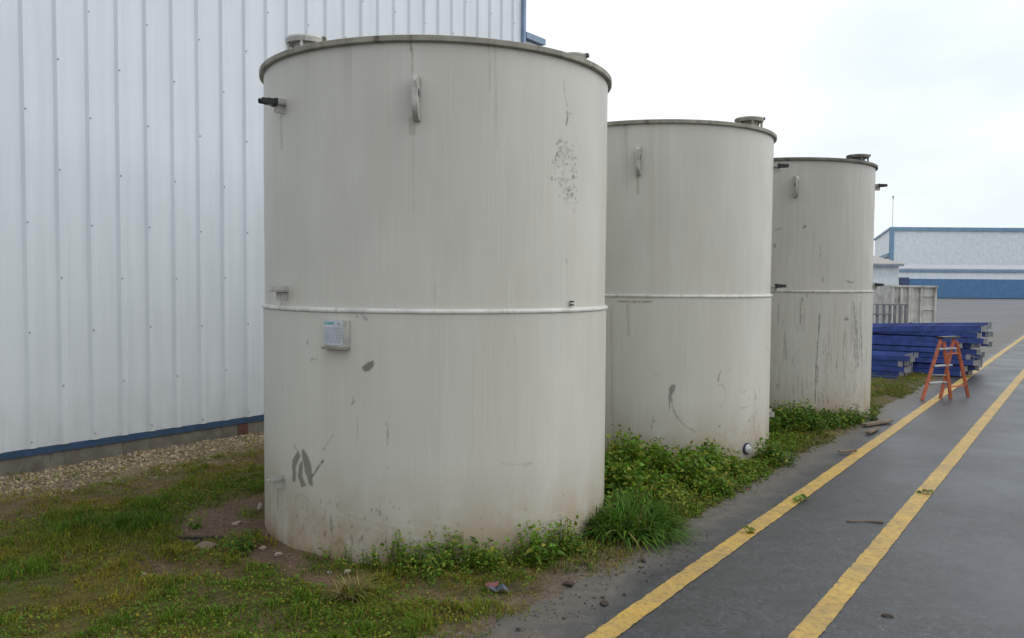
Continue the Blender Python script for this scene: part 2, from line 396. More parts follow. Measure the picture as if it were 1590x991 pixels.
def strip(name, s0, s1, n0, n1, z, mat, step=1.):
    k = int((s1-s0)/step)+1; V = []; Fc = []
    for i in range(k+1):
        s = s0+(s1-s0)*i/k; V += [W(s, n0, z), W(s, n1, z)]
        if i: j = 2*i; Fc.append((j-2, j-1, j+1, j))
    o = mesh_obj(name, V, Fc, mat); tag(o, kind='structure'); return o
strip('road', -6, 60, -2.75, 12, 0, ma.m)
my = Mat('worn_yellow_marking'); v_ = my.obj()
grain = my.noise(v_, 150, 4, .7)
yc = my.ramp(my.noise(v_, 7, 5, .6), [(.3, (.45, .28, .055)), (.7, (.56, .36, .07))])
wearm = my.ramp(my.math('ADD', my.math('MULTIPLY', grain, .6), my.math('MULTIPLY', my.noise(v_, 22, 5, .65), .5)), [(.53, 0.), (.68, .7)])
dust = my.ramp(my.noise(v_, 2.6, 6, .65), [(.42, 0.), (.66, .5)])
my.col(my.mix(wearm, my.mix(dust, yc, (.24, .18, .095)), (.075, .07, .06))); my.rough(.55); my.bump(grain, .5, .003)
def marking(name, n0, wd, s0, s1, seed):
    """worn painted line with ragged edges; soil still lies over it at its near end"""
    S = np.arange(s0, s1, .02); e1 = .006*(fbm(S, S*0, 9, seed)-.5)+.012*(fbm(S, S*0, 40, seed+2)-.5); e2 = .006*(fbm(S, S*0+5, 9, seed+4)-.5)+.010*(fbm(S, S*0+5, 40, seed+6)-.5)
    drift = .012*(fbm(S, S*0+9, .7, seed+8)-.5)
    V = []
    for s, a, b, d in zip(S, e1, e2, drift): V += [W(s, n0-wd/2+a+d, .004), W(s, n0+wd/2+b+d, .004)]
    Fc = [(2*i, 2*i+1, 2*i+3, 2*i+2) for i in range(len(S)-1)]
    o = mesh_obj(name, V, Fc, my.m); tag(o, kind='structure'); return o
marking('road_marking', -1.836, .115, 1.0, 40, 3)
marking('road_marking', -1.068, .118, 1.0, 40, 13)

# ------------------------------------------------------------------ main warehouse
WA = R(37); WD = Vector((math.sin(WA), math.cos(WA), 0)); WN = Vector((math.cos(WA), -math.sin(WA), 0)); P0 = Vector((-3.35, 8.31, 0))
def WP(s, out, z): return P0+WD*s+WN*out+Vector((0, 0, z))
wh = thing('warehouse', 'white ribbed metal warehouse with blue base flashing behind the tanks', 'building', tuple(WP(0, 0, 0)))
def wl(s, out, z): return WD*s+WN*out+Vector((0, 0, z))
HT, S0, S1 = 8.6, -5.5, 5.74
def ribbed(s0, s1, z0, z1, k0, out=0., screws=True, pitch=.275, h=.026):
    prof = [(s0, 0)]; k = math.ceil((s0-k0)/pitch)
    while k0+pitch*k < s1-.04:
        c = k0+pitch*k
        if c-.04 > s0: prof += [(c-.046, 0), (c-.022, h), (c+.022, h), (c+.046, 0)]
        k += 1
    prof.append((s1, 0)); V = []; Fc = []
    for i, (s, o) in enumerate(prof):
        V += [wl(s, out+o, z0), wl(s, out+o, z1)]
        if i: Fc.append((2*i-2, 2*i, 2*i+1, 2*i-1))
    return V, Fc
V, Fc = ribbed(S0, S1, .165, HT, -.777-.275*40)
clad = mesh_obj('cladding', V, Fc, M['cladding'], wh)
sc = MB()
for k in range(-17, 24):
    c = -.777+.275*k; z = (.215 if k % 2 == 0 else .69)
    while z < HT:
        b = wl(c-.012, .026, z+random.uniform(-.012, .012)); sc.cyl(b, b+WN*.008, .0085, .0055, 8); z += .955
so_ = sc.build('screw_heads', M['galv'], None); so_.parent = None
bj = bmesh.new(); bj.from_mesh(clad.data); nf = len(bj.faces); bj.from_mesh(so_.data); bj.faces.ensure_lookup_table()
for f_ in bj.faces[nf:]: f_.material_index = 1
bj.to_mesh(clad.data); bj.free(); clad.data.materials.append(M['galv']); bpy.data.objects.remove(so_)
def wbox(mb, s0, s1, o0, o1, z0, z1):
    c = wl((s0+s1)/2, (o0+o1)/2, (z0+z1)/2); mb.box(c, (s1-s0, o1-o0, z1-z0), math.atan2(WD.y, WD.x)); return mb
fl = MB(); wbox(fl, S0, S1+.06, -.02, .020, .107, .158); wbox(fl, S0, S1+.06, -.025, -.004, .158, .19); fl.build('base_flashing', M['blue_trim'], wh)
pl = MB(); wbox(pl, S0, S1+.03, -.3, .008, -.3, .105); pl.build('plinth', M['concrete'], wh)
rp = MB(); wbox(rp, .74, .86, .006, .014, -.1, .104); rp.build('rusty_base_plate', M['rust'], wh)
ct = MB(); wbox(ct, S1+.002, S1+.06, -.12, .05, .192, HT+.02); ct.build('corner_trim', M['corner_trim'], wh)
bd = MB(); wbox(bd, S0, S1-.005, -11, -.03, .11, HT-.02); bd.build('end_wall', M['white_wall'], wh)
rf = MB(); wbox(rf, S0-.1, S1+.12, -11.1, .1, HT+.025, HT+.16); rf.build('roof', M['blue_trim'], wh)
an = thing('annex', 'low white annex with a blue eave past the warehouse corner', 'building', tuple(WP(0, 0, 0)))
V, Fc = ribbed(5.86, 6.27, .1, 5.30, 5.9, out=-.03, pitch=.085, h=.012); mesh_obj('cladding', V, Fc, M['cladding'], an)
b_ = MB(); wbox(b_, 5.83, 6.25, -8, -.06, -.1, 5.3); b_.build('wall', M['white_wall'], an)
b_ = MB(); wbox(b_, 5.82, 6.32, -8, .05, 5.31, 5.40); b_.build('eave_trim', M['corner_trim'], an)

# ------------------------------------------------------------------ tanks
TOP, SEAM = 3.013, 1.468
def tank_hit(px, py, cx, cy, r):
    d = ray(px, py); a = d.x**2+d.y**2; b = -2*(d.x*cx+d.y*cy); c = cx*cx+cy*cy-r*r; q = b*b-4*a*c
    t = (-b-math.sqrt(max(q, 0)))/(2*a); p = d*t
    return math.atan2(p.y-cy, p.x-cx), EYE+p.z
# marks seen on each shell, surveyed on the photograph: (channel, half width in m, strength, polyline) or ('poly', ...)
def P(*a): return [(a[i], a[i+1]) for i in range(0, len(a), 2)]
def crop6(*a): return [(130+.3542*a[i], 640+.3542*a[i+1]) for i in range(0, len(a), 2)]
marks1 = [
 ('poly', 0, .85, P(563, 571, 572, 563, 581, 560, 582, 568, 576, 575, 567, 577)),
 ('poly', 0, .8, crop6(930, 190, 945, 168, 955, 190, 935, 240, 933, 305, 919, 305, 918, 210)),
 ('poly', 0, .8, crop6(958, 165, 970, 165, 988, 195, 1003, 235, 1005, 285, 1010, 328, 992, 318, 975, 260, 965, 215)),
 ('poly', 0, .8, crop6(947, 235, 965, 210, 962, 280, 980, 322, 960, 328, 943, 285)),
 (0, .004, .7, crop6(925, 140, 945, 175)), (0, .006, .8, crop6(1003, 285, 1030, 245, 1055, 210)), (0, .004, .6, crop6(1055, 165, 1060, 160)), (0, .004, .5, crop6(1090, 110, 1097, 100)), (0, .0025, .35, crop6(1060, 155, 1092, 112)),
 (0, .003, .45, crop6(933, 385, 937, 365, 955, 360, 975, 370, 992, 395)), (0, .003, .4, crop6(1012, 410, 1010, 450)), (0, .008, .4, crop6(1088, 460, 1090, 480, 1094, 515)),
 (0, .009, .7, P(566, 493, 570, 496)), (0, .005, .6, P(563, 489, 565, 490)), (0, .004, .5, P(555, 490, 556, 492)), (0, .005, .6, P(485, 559, 488, 557)), (0, .003, .5, P(492, 558, 493, 557)),
 (0, .004, .6, P(478, 535, 480, 529)), (0, .004, .7, P(549, 616, 550, 624, 547, 628)), (0, .002, .4, P(557, 648, 555, 690)), (0, .003, .5, P(600, 657, 603, 663, 603, 692)), (0, .003, .5, P(440, 597, 441, 602)), (0, .003, .5, P(602, 725, 605, 727)),
 (0, .003, .5, P(877, 125, 878, 140, 880, 155, 883, 165)), (0, .007, .6, P(882, 174, 883, 182, 881, 193)), (0, .004, .5, P(884, 177, 890, 176)),
 (0, .004, .55, P(880, 402, 882, 408)), (0, .003, .3, P(780, 719, 800, 722, 827, 718)), (0, .005, .3, P(812, 724, 824, 720)),
 (1, .009, .5, P(713, 828, 714, 860)), (1, .012, .6, P(716, 832, 712, 848, 718, 858)), (1, .008, .6, P(706, 852, 707, 858)), (0, .004, .6, P(711, 812, 712, 816)), (0, .003, .6, P(677, 816, 679, 817)),
 (1, .012, .35, P(523, 843, 530, 838, 536, 845)), (1, .006, .5, P(547, 832, 549, 845)), (0, .006, .5, P(515, 806, 516, 825)),
 (0, .003, .7, P(844, 812, 845, 838)), (0, .002, .5, P(845, 812, 872, 806)), (0, .002, .35, P(880, 806, 881, 838)), (0, .003, .4, P(846, 811, 878, 803)),
 (2, .003, .35, P(495, 780, 560, 812, 640, 834, 705, 844)), (2, .002, .3, P(540, 795, 620, 815, 720, 826)),
 (1, .006, .6, P(638, 58, 638, 78)), (1, .003, .45, P(640, 75, 641, 118)), (1, .009, .8, P(759, 62, 760, 70)), (1, .003, .4, P(760, 68, 762, 140)), (1, .006, .6, P(860, 80, 861, 84)), (1, .003, .3, P(770, 72, 772, 230)),
 (1, .02, .3, P(640, 186, 641, 205)), (1, .003, .22, P(643, 205, 643, 330)), (0, .012, .22, P(436, 168, 437, 230)), (0, .012, .25, P(437, 458, 436, 474)), (0, .012, .25, P(434, 750, 433, 790)),
 (1, .003, .3, P(676, 440, 676, 470)), (0, .003, .10, P(682, 490, 680, 800)), (0, .002, .09, P(735, 500, 735, 760)), (0, .002, .09, P(760, 560, 758, 800)), (0, .002, .1, P(800, 520, 799, 700)),
]
rr = random.Random(3)
for cx_, cy_, sx_, sy_, k_ in ((872, 222, 4, 9, 26), (876, 240, 4, 9, 42), (886, 238, 3, 8, 14), (893, 262, 3, 8, 20), (882, 280, 5, 7, 34), (868, 276, 4, 5, 16), (888, 296, 4, 6, 30), (872, 252, 8, 14, 34), (895, 246, 6, 14, 16), (884, 306, 7, 10, 24)):
    for i in range(k_):
        x = rr.gauss(cx_, sx_); y = rr.gauss(cy_, sy_); marks1.append((0, rr.uniform(.0015, .006)*rr.choice((.7, 1, 1.4)), rr.uniform(.25, .7), P(x, y, x+rr.uniform(-1.2, 1.2), y+rr.uniform(0, 2.5))))
for i in range(70):
    x = rr.uniform(425, 640); y = rr.uniform(775, 850)
    marks1.append((rr.choice((0, 1)), rr.uniform(.002, .006), rr.uniform(.2, .6), P(x, y, x+rr.uniform(-1, 1), y+rr.uniform(1, 7))))
marks2 = [
 ('poly', 0, .75, P(1039, 602, 1044, 597, 1049, 598, 1048, 606, 1042, 618, 1040, 640, 1038, 618)), (0, .007, .6, P(1042, 615, 1044, 632, 1053, 650)), (0, .005, .5, P(1053, 650, 1064, 662, 1080, 670)),
 (0, .008, .5, P(1014, 648, 1016, 655)), (0, .006, .5, P(1013, 655, 1012, 664)), (0, .004, .5, P(1018, 582, 1020, 583)), (0, .006, .5, P(1119, 577, 1116, 584, 1115, 592)), (0, .005, .45, P(1117, 597, 1121, 596, 1126, 604)), (0, .003, .4, P(1126, 604, 1126, 620, 1118, 634)),
 (0, .003, .35, P(1130, 572, 1134, 575, 1137, 571)), (0, .007, .6, P(1116, 662, 1118, 662)), (0, .008, .6, P(1163, 653, 1165, 654)), (0, .004, .4, P(1150, 634, 1167, 630)), (0, .006, .4, P(1153, 610, 1157, 606)), (0, .009, .45, P(1172, 612, 1174, 620)),
 (0, .008, .4, P(1170, 640, 1172, 655)), (0, .006, .5, P(1170, 662, 1171, 668)), (0, .006, .4, P(1157, 670, 1158, 674)), (0, .005, .4, P(1174, 688, 1175, 694)), (0, .008, .3, P(1191, 540, 1194, 546)),
 (1, .007, .7, P(962, 468, 985, 469, 1012, 469)), (1, .012, .25, P(975, 470, 977, 520)), (1, .01, .6, P(970, 188, 971, 194)), (1, .012, .35, P(990, 270, 991, 300)), (1, .004, .2, P(972, 195, 974, 300)), (1, .03, .08, P(1012, 195, 1014, 460)), (1, .05, .06, P(1030, 195, 1030, 455)), (1, .01, .2, P(950, 480, 952, 690)),
]
for i in range(30):
    x = 1168+rr.gauss(0, 7); y = rr.uniform(600, 690)
    marks2.append((0, rr.uniform(.003, .007), rr.uniform(.15, .4), P(x, y, x+rr.uniform(-3, 3), y+rr.uniform(1, 6))))
marks3 = [
 (0, .006, .7, P(1273, 488, 1271, 520, 1268, 560, 1266, 625)), (0, .005, .5, P(1245, 463, 1244, 480, 1243, 505)), (0, .007, .6, P(1314, 492, 1315, 498)), (0, .012, .5, P(1312, 496, 1316, 496)), (0, .008, .65, P(1315, 436, 1320, 438)), (0, .007, .6, P(1322, 439, 1327, 438)),
 (0, .006, .5, P(1205, 357, 1213, 355)), (0, .008, .5, P(1249, 353, 1252, 351)), (0, .007, .5, P(1203, 380, 1204, 384)), (0, .004, .4, P(1274, 376, 1275, 400)), (0, .004, .4, P(1278, 430, 1279, 440)), (0, .005, .5, P(1253, 455, 1254, 462)),
 (0, .016, .35, P(1330, 500, 1331, 540, 1332, 568)), (0, .009, .5, P(1325, 470, 1329, 520)), (0, .007, .45, P(1335, 470, 1338, 560)), (0, .004, .5, P(1310, 520, 1309, 560)), (0, .005, .5, P(1301, 545, 1299, 575)), (0, .004, .4, P(1312, 555, 1311, 590)), (0, .006, .45, P(1346, 540, 1344, 565)),
 (0, .005, .4, P(1285, 548, 1289, 552)), (0, .007, .5, P(1284, 616, 1286, 626)), (0, .008, .4, P(1206, 596, 1208, 602)), (1, .02, .5, P(1330, 630, 1332, 644)), (1, .006, .5, P(1324, 628, 1330, 628, 1336, 632)), (0, .004, .4, P(1270, 570, 1271, 630)), (0, .006, .4, P(1277, 610, 1279, 628)),
]
for i in range(110):
    x = rr.uniform(1206, 1350); y = rr.uniform(458, 615); ln = rr.uniform(3, 40)
    marks3.append((0, rr.uniform(.002, .005), rr.uniform(.1, .35), P(x, y, x-ln*.03, min(y+ln, 640))))
for i in range(48):
    x = 1330+rr.gauss(0, 7); y = rr.uniform(470, 600); ln = rr.uniform(5, 40)
    marks3.append((0, rr.uniform(.002, .006), rr.uniform(.15, .4), P(x, y, x-ln*.02, y+ln)))

marks3 = [((m[0], m[1]*1.25, min(.9, m[2]*1.35), m[3])) for m in marks3]
for i in range(40):
    x = 1331+rr.gauss(0, 6); y = rr.uniform(478, 575); marks3.append((0, rr.uniform(.004, .012), rr.uniform(.12, .3), P(x, y, x-.5, y+rr.uniform(4, 18))))
for i in range(30):
    x = rr.uniform(1255, 1345); y = rr.uniform(595, 640); marks3.append((0, rr.uniform(.004, .010), rr.uniform(.15, .4), P(x, y, x+rr.uniform(-1, 1), y+rr.uniform(1, 6))))
def build_shell(root, c, dz, marks, mat, zb, res, seed):
    cx, cy = c; va = math.atan2(-cy, -cx)                 # direction that faces the viewer
    # fine columns on the worn side, coarse behind
    fa = np.arange(-1.62, 1.62, res/TR); ba = np.arange(1.62, 2*math.pi-1.62, .05)
    A = np.concatenate([fa, ba])+va; top = TOP+dz; seam = SEAM+dz
    Z = np.concatenate([np.arange(zb, seam-.012, res), [seam-.012, seam+.012], np.arange(seam+.02, top-.02, res), [top-.02]])
    AA, ZZ = np.meshgrid(A, Z, indexing='ij'); rad = TR+np.where(ZZ < seam, .010, 0.)
    rad = rad+.006*(fbm(AA*1.5+seed, ZZ*.9, 1, 71)-.5)+.003*(fbm(AA*4+seed, ZZ*2.5, 1, 77)-.5)
    V = np.stack([rad*np.cos(AA), rad*np.sin(AA), ZZ], -1).reshape(-1, 3); a, b = AA.shape; i = np.arange(a*b).reshape(a, b); j = np.roll(i, -1, 0)
    Fc = np.stack([i[:, :-1], j[:, :-1], j[:, 1:], i[:, 1:]], -1).reshape(-1, 4)
    wear = np.zeros((a, b, 3)); U = (AA-va)*TR
    jit = .012*(fbm(U, ZZ, 30, 81)-.5)+.008*(fbm(U, ZZ, 90, 83)-.5)
    for m in marks:
        poly = m[0] == 'poly'; ch, wd, st, pts = (m[1], 0, m[2], m[3]) if poly else m
        q = []
        for px, py in pts:
            th, z = tank_hit(px, py, cx, cy, TR+.005); d = (th-va+math.pi) % (2*math.pi)-math.pi; q.append((d*TR, z))
        q = np.array(q); lo, hi = q.min(0)-.06, q.max(0)+.06
        ui = np.where((U[:, 0] > lo[0]) & (U[:, 0] < hi[0]))[0]; zi = np.where((Z > lo[1]) & (Z < hi[1]))[0]
        if not len(ui) or not len(zi): continue
        sl_ = np.s_[ui[0]:ui[-1]+1, zi[0]:zi[-1]+1]; u = U[sl_]; z = ZZ[sl_]; d = np.full(u.shape, 9.)
        n = len(q)
        for k in range(n if poly else n-1):
            p0, p1 = q[k], q[(k+1) % n]; e = p1-p0; L = (e**2).sum()+1e-12
            t = np.clip(((u-p0[0])*e[0]+(z-p0[1])*e[1])/L, 0, 1); d = np.minimum(d, np.hypot(u-p0[0]-t*e[0], z-p0[1]-t*e[1]))
        if poly:
            ins = np.zeros(u.shape, bool)
            for k in range(n):
                (x0, y0), (x1, y1) = q[k], q[(k+1) % n]
                if y0 != y1: ins ^= ((y0 > z) != (y1 > z)) & (u < (x1-x0)*(z-y0)/(y1-y0)+x0)
            d = np.where(ins, -d, d)
        chipn = 1. if (poly or st < .42) else .5+.8*sstep(.3, .55, fbm(u+3.1*len(q), z, 60, 87, 2)); msk = np.minimum(1, st*chipn)*sstep(.004, -.004, d-wd+jit[sl_]*(.7 if poly else min(1.2, wd*90)))
        wear[sl_+(ch,)] = np.maximum(wear[sl_+(ch,)], msk)
    me = bulk_mesh('shell', V, Fc); me.polygons.foreach_set('use_smooth', np.ones(len(Fc), bool)); set_col(me, 'wear', wear.reshape(-1, 3)); me.materials.append(mat)
    o = bpy.data.objects.new('shell', me); COL.objects.link(o); o.parent = root; return o

def rot_to(a): return Matrix.Rotation(a, 4, 'Z')
def xf(o, a, c=(0, 0, 0)):                               # turn a part built along +X to heading a
    o.matrix_local = Matrix.Translation(c) @ rot_to(a); return o
def lug(root, a, ztop, ln, mat):
    b = MB(); pr = .115; r = .055; pts = []                # D-shaped plate standing on edge, rounded outer corners
    pts.append((-.01, 0, ztop)); 
    for k in range(7):
        t = k/6*math.pi/2; pts.append((pr-r+r*math.sin(t), 0, ztop-r+r*math.cos(t)))
    for k in range(9):
        t = k/8*math.pi/2; pts.append((pr-.085+.085*math.cos(t), 0, ztop-ln+.085-.085*math.sin(t)))
    pts.append((-.01, 0, ztop-ln))
    b.prism([Vector(p)+Vector((0, -.016, 0)) for p in pts], (0, .032, 0))
    bmesh.ops.bevel(b.bm, geom=b.bm.edges[:], offset=.004, segments=2, affect='EDGES')
    o = xf(b.build('lifting_lug', mat, root, True), a, (TR*math.cos(a), TR*math.sin(a), 0))
    e = MB(); zc = ztop-ln*.40
    e.cyl((.056, -.0175, zc), (.056, .0175, zc), .024, .024, 20)   # the shackle hole shows dark on both faces of the plate
    e.build('shackle_hole', M['black'], o)
    p = MB(); p.box((.003, 0, ztop-ln/2), (.009, .048, ln+.004), None, .003); p.build('weld_bead', mat, o)
    return o
def gauge_bracket(root, a, z, arm, clip, mat, up=0.):
    """flat arm that carried a level tube; clip is its black jaw"""
    b = MB(); b.box((arm/2-.01, 0, z), (arm+.02, .05, .012), None, .002); b.box((arm/2-.01, .022, z+.014), (arm+.02, .006, .032), None, .002)
    b.box((.03, 0, z-.03), (.07, .012, .05), None, .002)
    o = xf(b.build('gauge_bracket', mat, root), a, (TR*math.cos(a), TR*math.sin(a), 0))
    if clip:
        c = MB(); c.box((arm+.02, 0, z+.006), (.07, .058, .036), None, .004)
        for dy in (-.021, .021): c.box((arm+.068, dy, z+.006), (.04, .014, .03), None, .003)
        c.box((arm-.005, 0, z+.006), (.02, .064, .046), None, .003)
        c.build('clip', M['black'], o)
    return o
def vent(root, a, rr_, z, rad, mat, neck, name='vent_cap'):
    b = MB(); b.lathe([(.001, neck+.035), (rad*.5, neck+.033), (rad-.008, neck+.026), (rad, neck+.015), (rad-.004, neck-.006), (rad*.96, neck-.012), (rad*.62, neck-.008), (.001, neck-.006)][::-1], seg=40)
    o = b.build(name, mat, root, True); o.location = (rr_*math.cos(a), rr_*math.sin(a), z)
    n_ = MB(); n_.lathe([(rad*.62, -.06), (rad*.62, neck-.01)], seg=32); n_.build('neck', mat, o, True)
    for k in range(6):
        t = k*math.pi/3+.5; l_ = MB(); l_.cyl((rad*.86*math.cos(t), rad*.86*math.sin(t), -.06), (rad*.86*math.cos(t), rad*.86*math.sin(t), neck+.005), .011, .011, 8); l_.build('stay', mat, o)
    h = MB(); h.box((rad*.93, 0, neck+.018), (.04, .03, .025), None, .004); xf(h.build('hinge', M['lip_dark'], o), -.3)
    return o
def make_tank(label, c, dz, marks, mat, lipmat, seammat, zb, res, seed):
    root = thing('storage_tank', label, 'tank', (c[0], c[1], 0), 0, 'row of grey steel storage tanks')
    build_shell(root, c, dz, marks, mat, zb, res, seed); top = TOP+dz; seam = SEAM+dz
    b = MB(); n = 128
    b.lathe([(TR-.03, -.014), (TR+.012, -.014), (TR+.019, -.008), (TR+.021, 0), (TR+.018, .008), (TR+.010, .014), (TR-.03, .016)], (0, 0, seam), n)
    b.build('seam_band', seammat, root, True)
    b = MB(); b.lathe([(TR-.05, -.036), (TR+.022, -.036), (TR+.028, -.031), (TR+.029, -.004), (TR+.022, 0), (TR-.05, .003)], (0, 0, top), n); b.build('roof_lip', lipmat, root, True)
    b = MB(); b.lathe([(TR-.055, -.034), (TR-.055, .002), (.3, .075), (.001, .08)], (0, 0, top), 96); b.build('roof', lipmat, root, True)
    return root
def az(px, py, c): return tank_hit(px, py, c[0], c[1], TR+.005)
# nearest tank
t1 = make_tank('nearest and largest looking grey storage tank, with a small nameplate below its weld band', T1, 0, marks1, M['tank_a'], M['lip'], M['seam'], -.04, .008, 0.)
a, zt = az(648, 120, T1); lug(t1, a, zt, .245, M['fitting'])
for (px, py, clip, arm) in ((441, 163, True, .07), (444, 452, False, .11), (441, 743, False, .11)):
    a, z = az(px, py, T1); gauge_bracket(t1, a, z, arm, clip, M['fitting'])
vent(t1, az(440, 80, T1)[0], TR-.15, TOP+.035, .125, M['fitting'], .05)
vent(t1, az(919, 95, T1)[0], TR-.12, TOP+.008, .085, M['lip'], .03, 'roof_hatch')
# nameplate on its stand-off bracket
a, z = az(526, 518, T1); np_ = MB(); np_.box((.012, 0, 0), (.05, .155, .012), None, .002)
pb = MB(); pb.box((.02, .0, .0), (.035, .165, .155), None, .003); pbo = xf(pb.build('nameplate', M['fitting'], t1), a-.06, (TR*math.cos(a), TR*math.sin(a), z))
f_ = MB(); f_.box((.0395, -.010, .006), (.004, .140, .142), None, .001); f_.build('plate_face', M['plate_face'], pbo)
g_ = MB(); g_.cyl((.041, -.064, .060), (.043, -.064, .060), .008, .008, 14)
for k in range(6): g_.box((.042, -.050+.0085*k, .060+.001*(k % 2)), (.0022, .0062, .011+.002*(k % 3)))
g_.build('green_lettering', M['plate_green'], pbo)
g_ = MB(); g_.box((.042, .033, .058), (.002, .022, .012)); rr2 = random.Random(5)
for row in range(9):
    y = -.072
    while y < .052:
        wd = rr2.uniform(.006, .02); g_.box((.042, y+wd/2, .034-row*.0105), (.002, wd, .0045)); y += wd+.005
g_.build('small_print', M['plate_grey'], pbo)
s_ = MB(); s_.box((.03, 0, -.083), (.06, .17, .010), None, .002); s_.build('bracket_shelf', M['lip'], pbo)
# little twin-bar clip by the weld band
a, z = az(887, 471, T1); b = MB()
for dz_ in (-.010, .010): b.box((.012, 0, dz_), (.012, .036, .009), None, .002)
xf(b.build('twin_bar_clip', M['black'], t1), a, (TR*math.cos(a), TR*math.sin(a), z))
# welded patch at the foot
# middle tank
t2 = make_tank('middle grey storage tank of the row, weeds and a navy cap at its foot', T2, .0507, marks2, M['tank_b'], M['lip'], M['seam'], -.05, .011, 4.)
a, zt = az(993, 229, T2); lug(t2, a+.0, zt, .245, M['fitting'])
a2 = math.atan2(-T2[1], -T2[0])+math.pi/2               # right-hand silhouette
for (px, py, clip, arm) in ((1199, 260, True, .06), (1199, 445, True, .06), (1198, 638, False, .04)):
    z = at_depth(px, py, T2[1]-.2).z; gauge_bracket(t2, a2-.05, z, arm, clip, M['fitting'])
vent(t2, az(1190, 200, T2)[0], TR-.16, TOP+.0507+.042, .135, M['lip'], .05)
b = MB(); b.box((0, 0, 0), (.05, .03, .025), None, .004); b.build('roof_cleat', M['galv'], t2).location = ((TR-.02)*math.cos(a2), (TR-.02)*math.sin(a2), TOP+.065)
# far tank
t3 = make_tank('farthest and dirtiest grey storage tank, streaked with dark vertical scratches', T3, .0764, marks3, M['tank_c'], M['lip_dark'], M['seam_dirty'], -.08, .013, 9.)
a, zt = az(1236, 274, T3); lug(t3, a, zt, .245, M['fitting'])
a3 = math.atan2(-T3[1], -T3[0])+math.pi/2
for (px, py, clip, arm) in ((1358, 291, True, .06), (1357, 443, True, .05)):
    z = at_depth(px, py, T3[1]-.2).z; gauge_bracket(t3, a3+.02, z, arm, clip, M['fitting'])
vent(t3, az(1354, 254, T3)[0], TR-.16, TOP+.0764+.035, .135, M['lip_dark'], .045)

# ------------------------------------------------------------------ vegetation
def leaf_mat(name, rough=.5, trans=.25):
    m = Mat(name); c = m.attr('tone').outputs[0]; m.col(c); m.rough(rough); m.p.inputs['Specular IOR Level'].default_value = .12
    t = m.n('ShaderNodeBsdfTranslucent'); mixc = m.mix(1., c, (1.1, 1.25, .5), 'MULTIPLY'); m.l(mixc, t.inputs[0])
    ms_ = m.n('ShaderNodeMixShader'); ms_.inputs[0].default_value = trans; out = m.nt.nodes['Material Output']
    m.l(m.p.outputs[0], ms_.inputs[1]); m.l(t.outputs[0], ms_.inputs[2]); m.l(ms_.outputs[0], out.inputs[0]); return m.m
GM, LM = leaf_mat('grass_blade', .55, .25), leaf_mat('weed_leaf', .42, .25)
def blades(s, n, h, wd, col, lean, droop=.5, z=None):
    """arrays of blades -> vertices, quads (tip collapsed to a narrow end)"""
    k = len(s); z0 = soil_h(s, n) if z is None else z; th = RNG.uniform(0, 2*np.pi, k); la = RNG.uniform(0, 2*np.pi, k)
    x, y = Wa(s, n); B = np.stack([x, y, z0-.006], 1); wv = np.stack([np.cos(th), np.sin(th), 0*th], 1)*(wd/2)[:, None]
    lv = np.stack([np.cos(la), np.sin(la), 0*la], 1)
    m = B+np.stack([0*h, 0*h, h*.6], 1)+lv*(lean*h*.35)[:, None]; t = B+np.stack([0*h, 0*h, h*(1-droop*lean)], 1)+lv*(lean*h)[:, None]
    V = np.stack([B-wv, B+wv, m+wv*.8, m-wv*.8, t+wv*.12, t-wv*.12], 1).reshape(-1, 3); i = np.arange(k)*6
    Fc = np.concatenate([np.stack([i, i+1, i+2, i+3], 1), np.stack([i+3, i+2, i+4, i+5], 1)])
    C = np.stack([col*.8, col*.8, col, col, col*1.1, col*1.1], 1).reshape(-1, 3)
    return V, Fc, C
def finish(name, parts, mat, label=None, cat=None, kind=None, group=None):
    V, Fc, C = [], [], []; o = 0
    for v, f_, c_ in parts: V.append(v); Fc.append(f_+o); C.append(c_); o += len(v)
    me = bulk_mesh(name, np.concatenate(V), np.concatenate(Fc)); set_col(me, 'tone', np.concatenate(C)); me.materials.append(mat)
    ob = bpy.data.objects.new(name, me); COL.objects.link(ob); return tag(ob, label, cat, group, kind)
def in_tank(s, n, pad=0.):
    r = np.zeros(s.shape, bool)
    for a_, b_ in TS: r |= np.hypot(s-a_, n-b_) < TR+pad
    return r
def vary(base, k, amt=.25): return base*(1+amt*RNG.normal(0, 1, (k, 1)))*(1+.08*RNG.normal(0, 1, (k, 3)))
def field(count, s0, s1, n0, n1):
    s = RNG.uniform(s0, s1, count); n = RNG.uniform(n0, n1, count); return s, n
gp = []
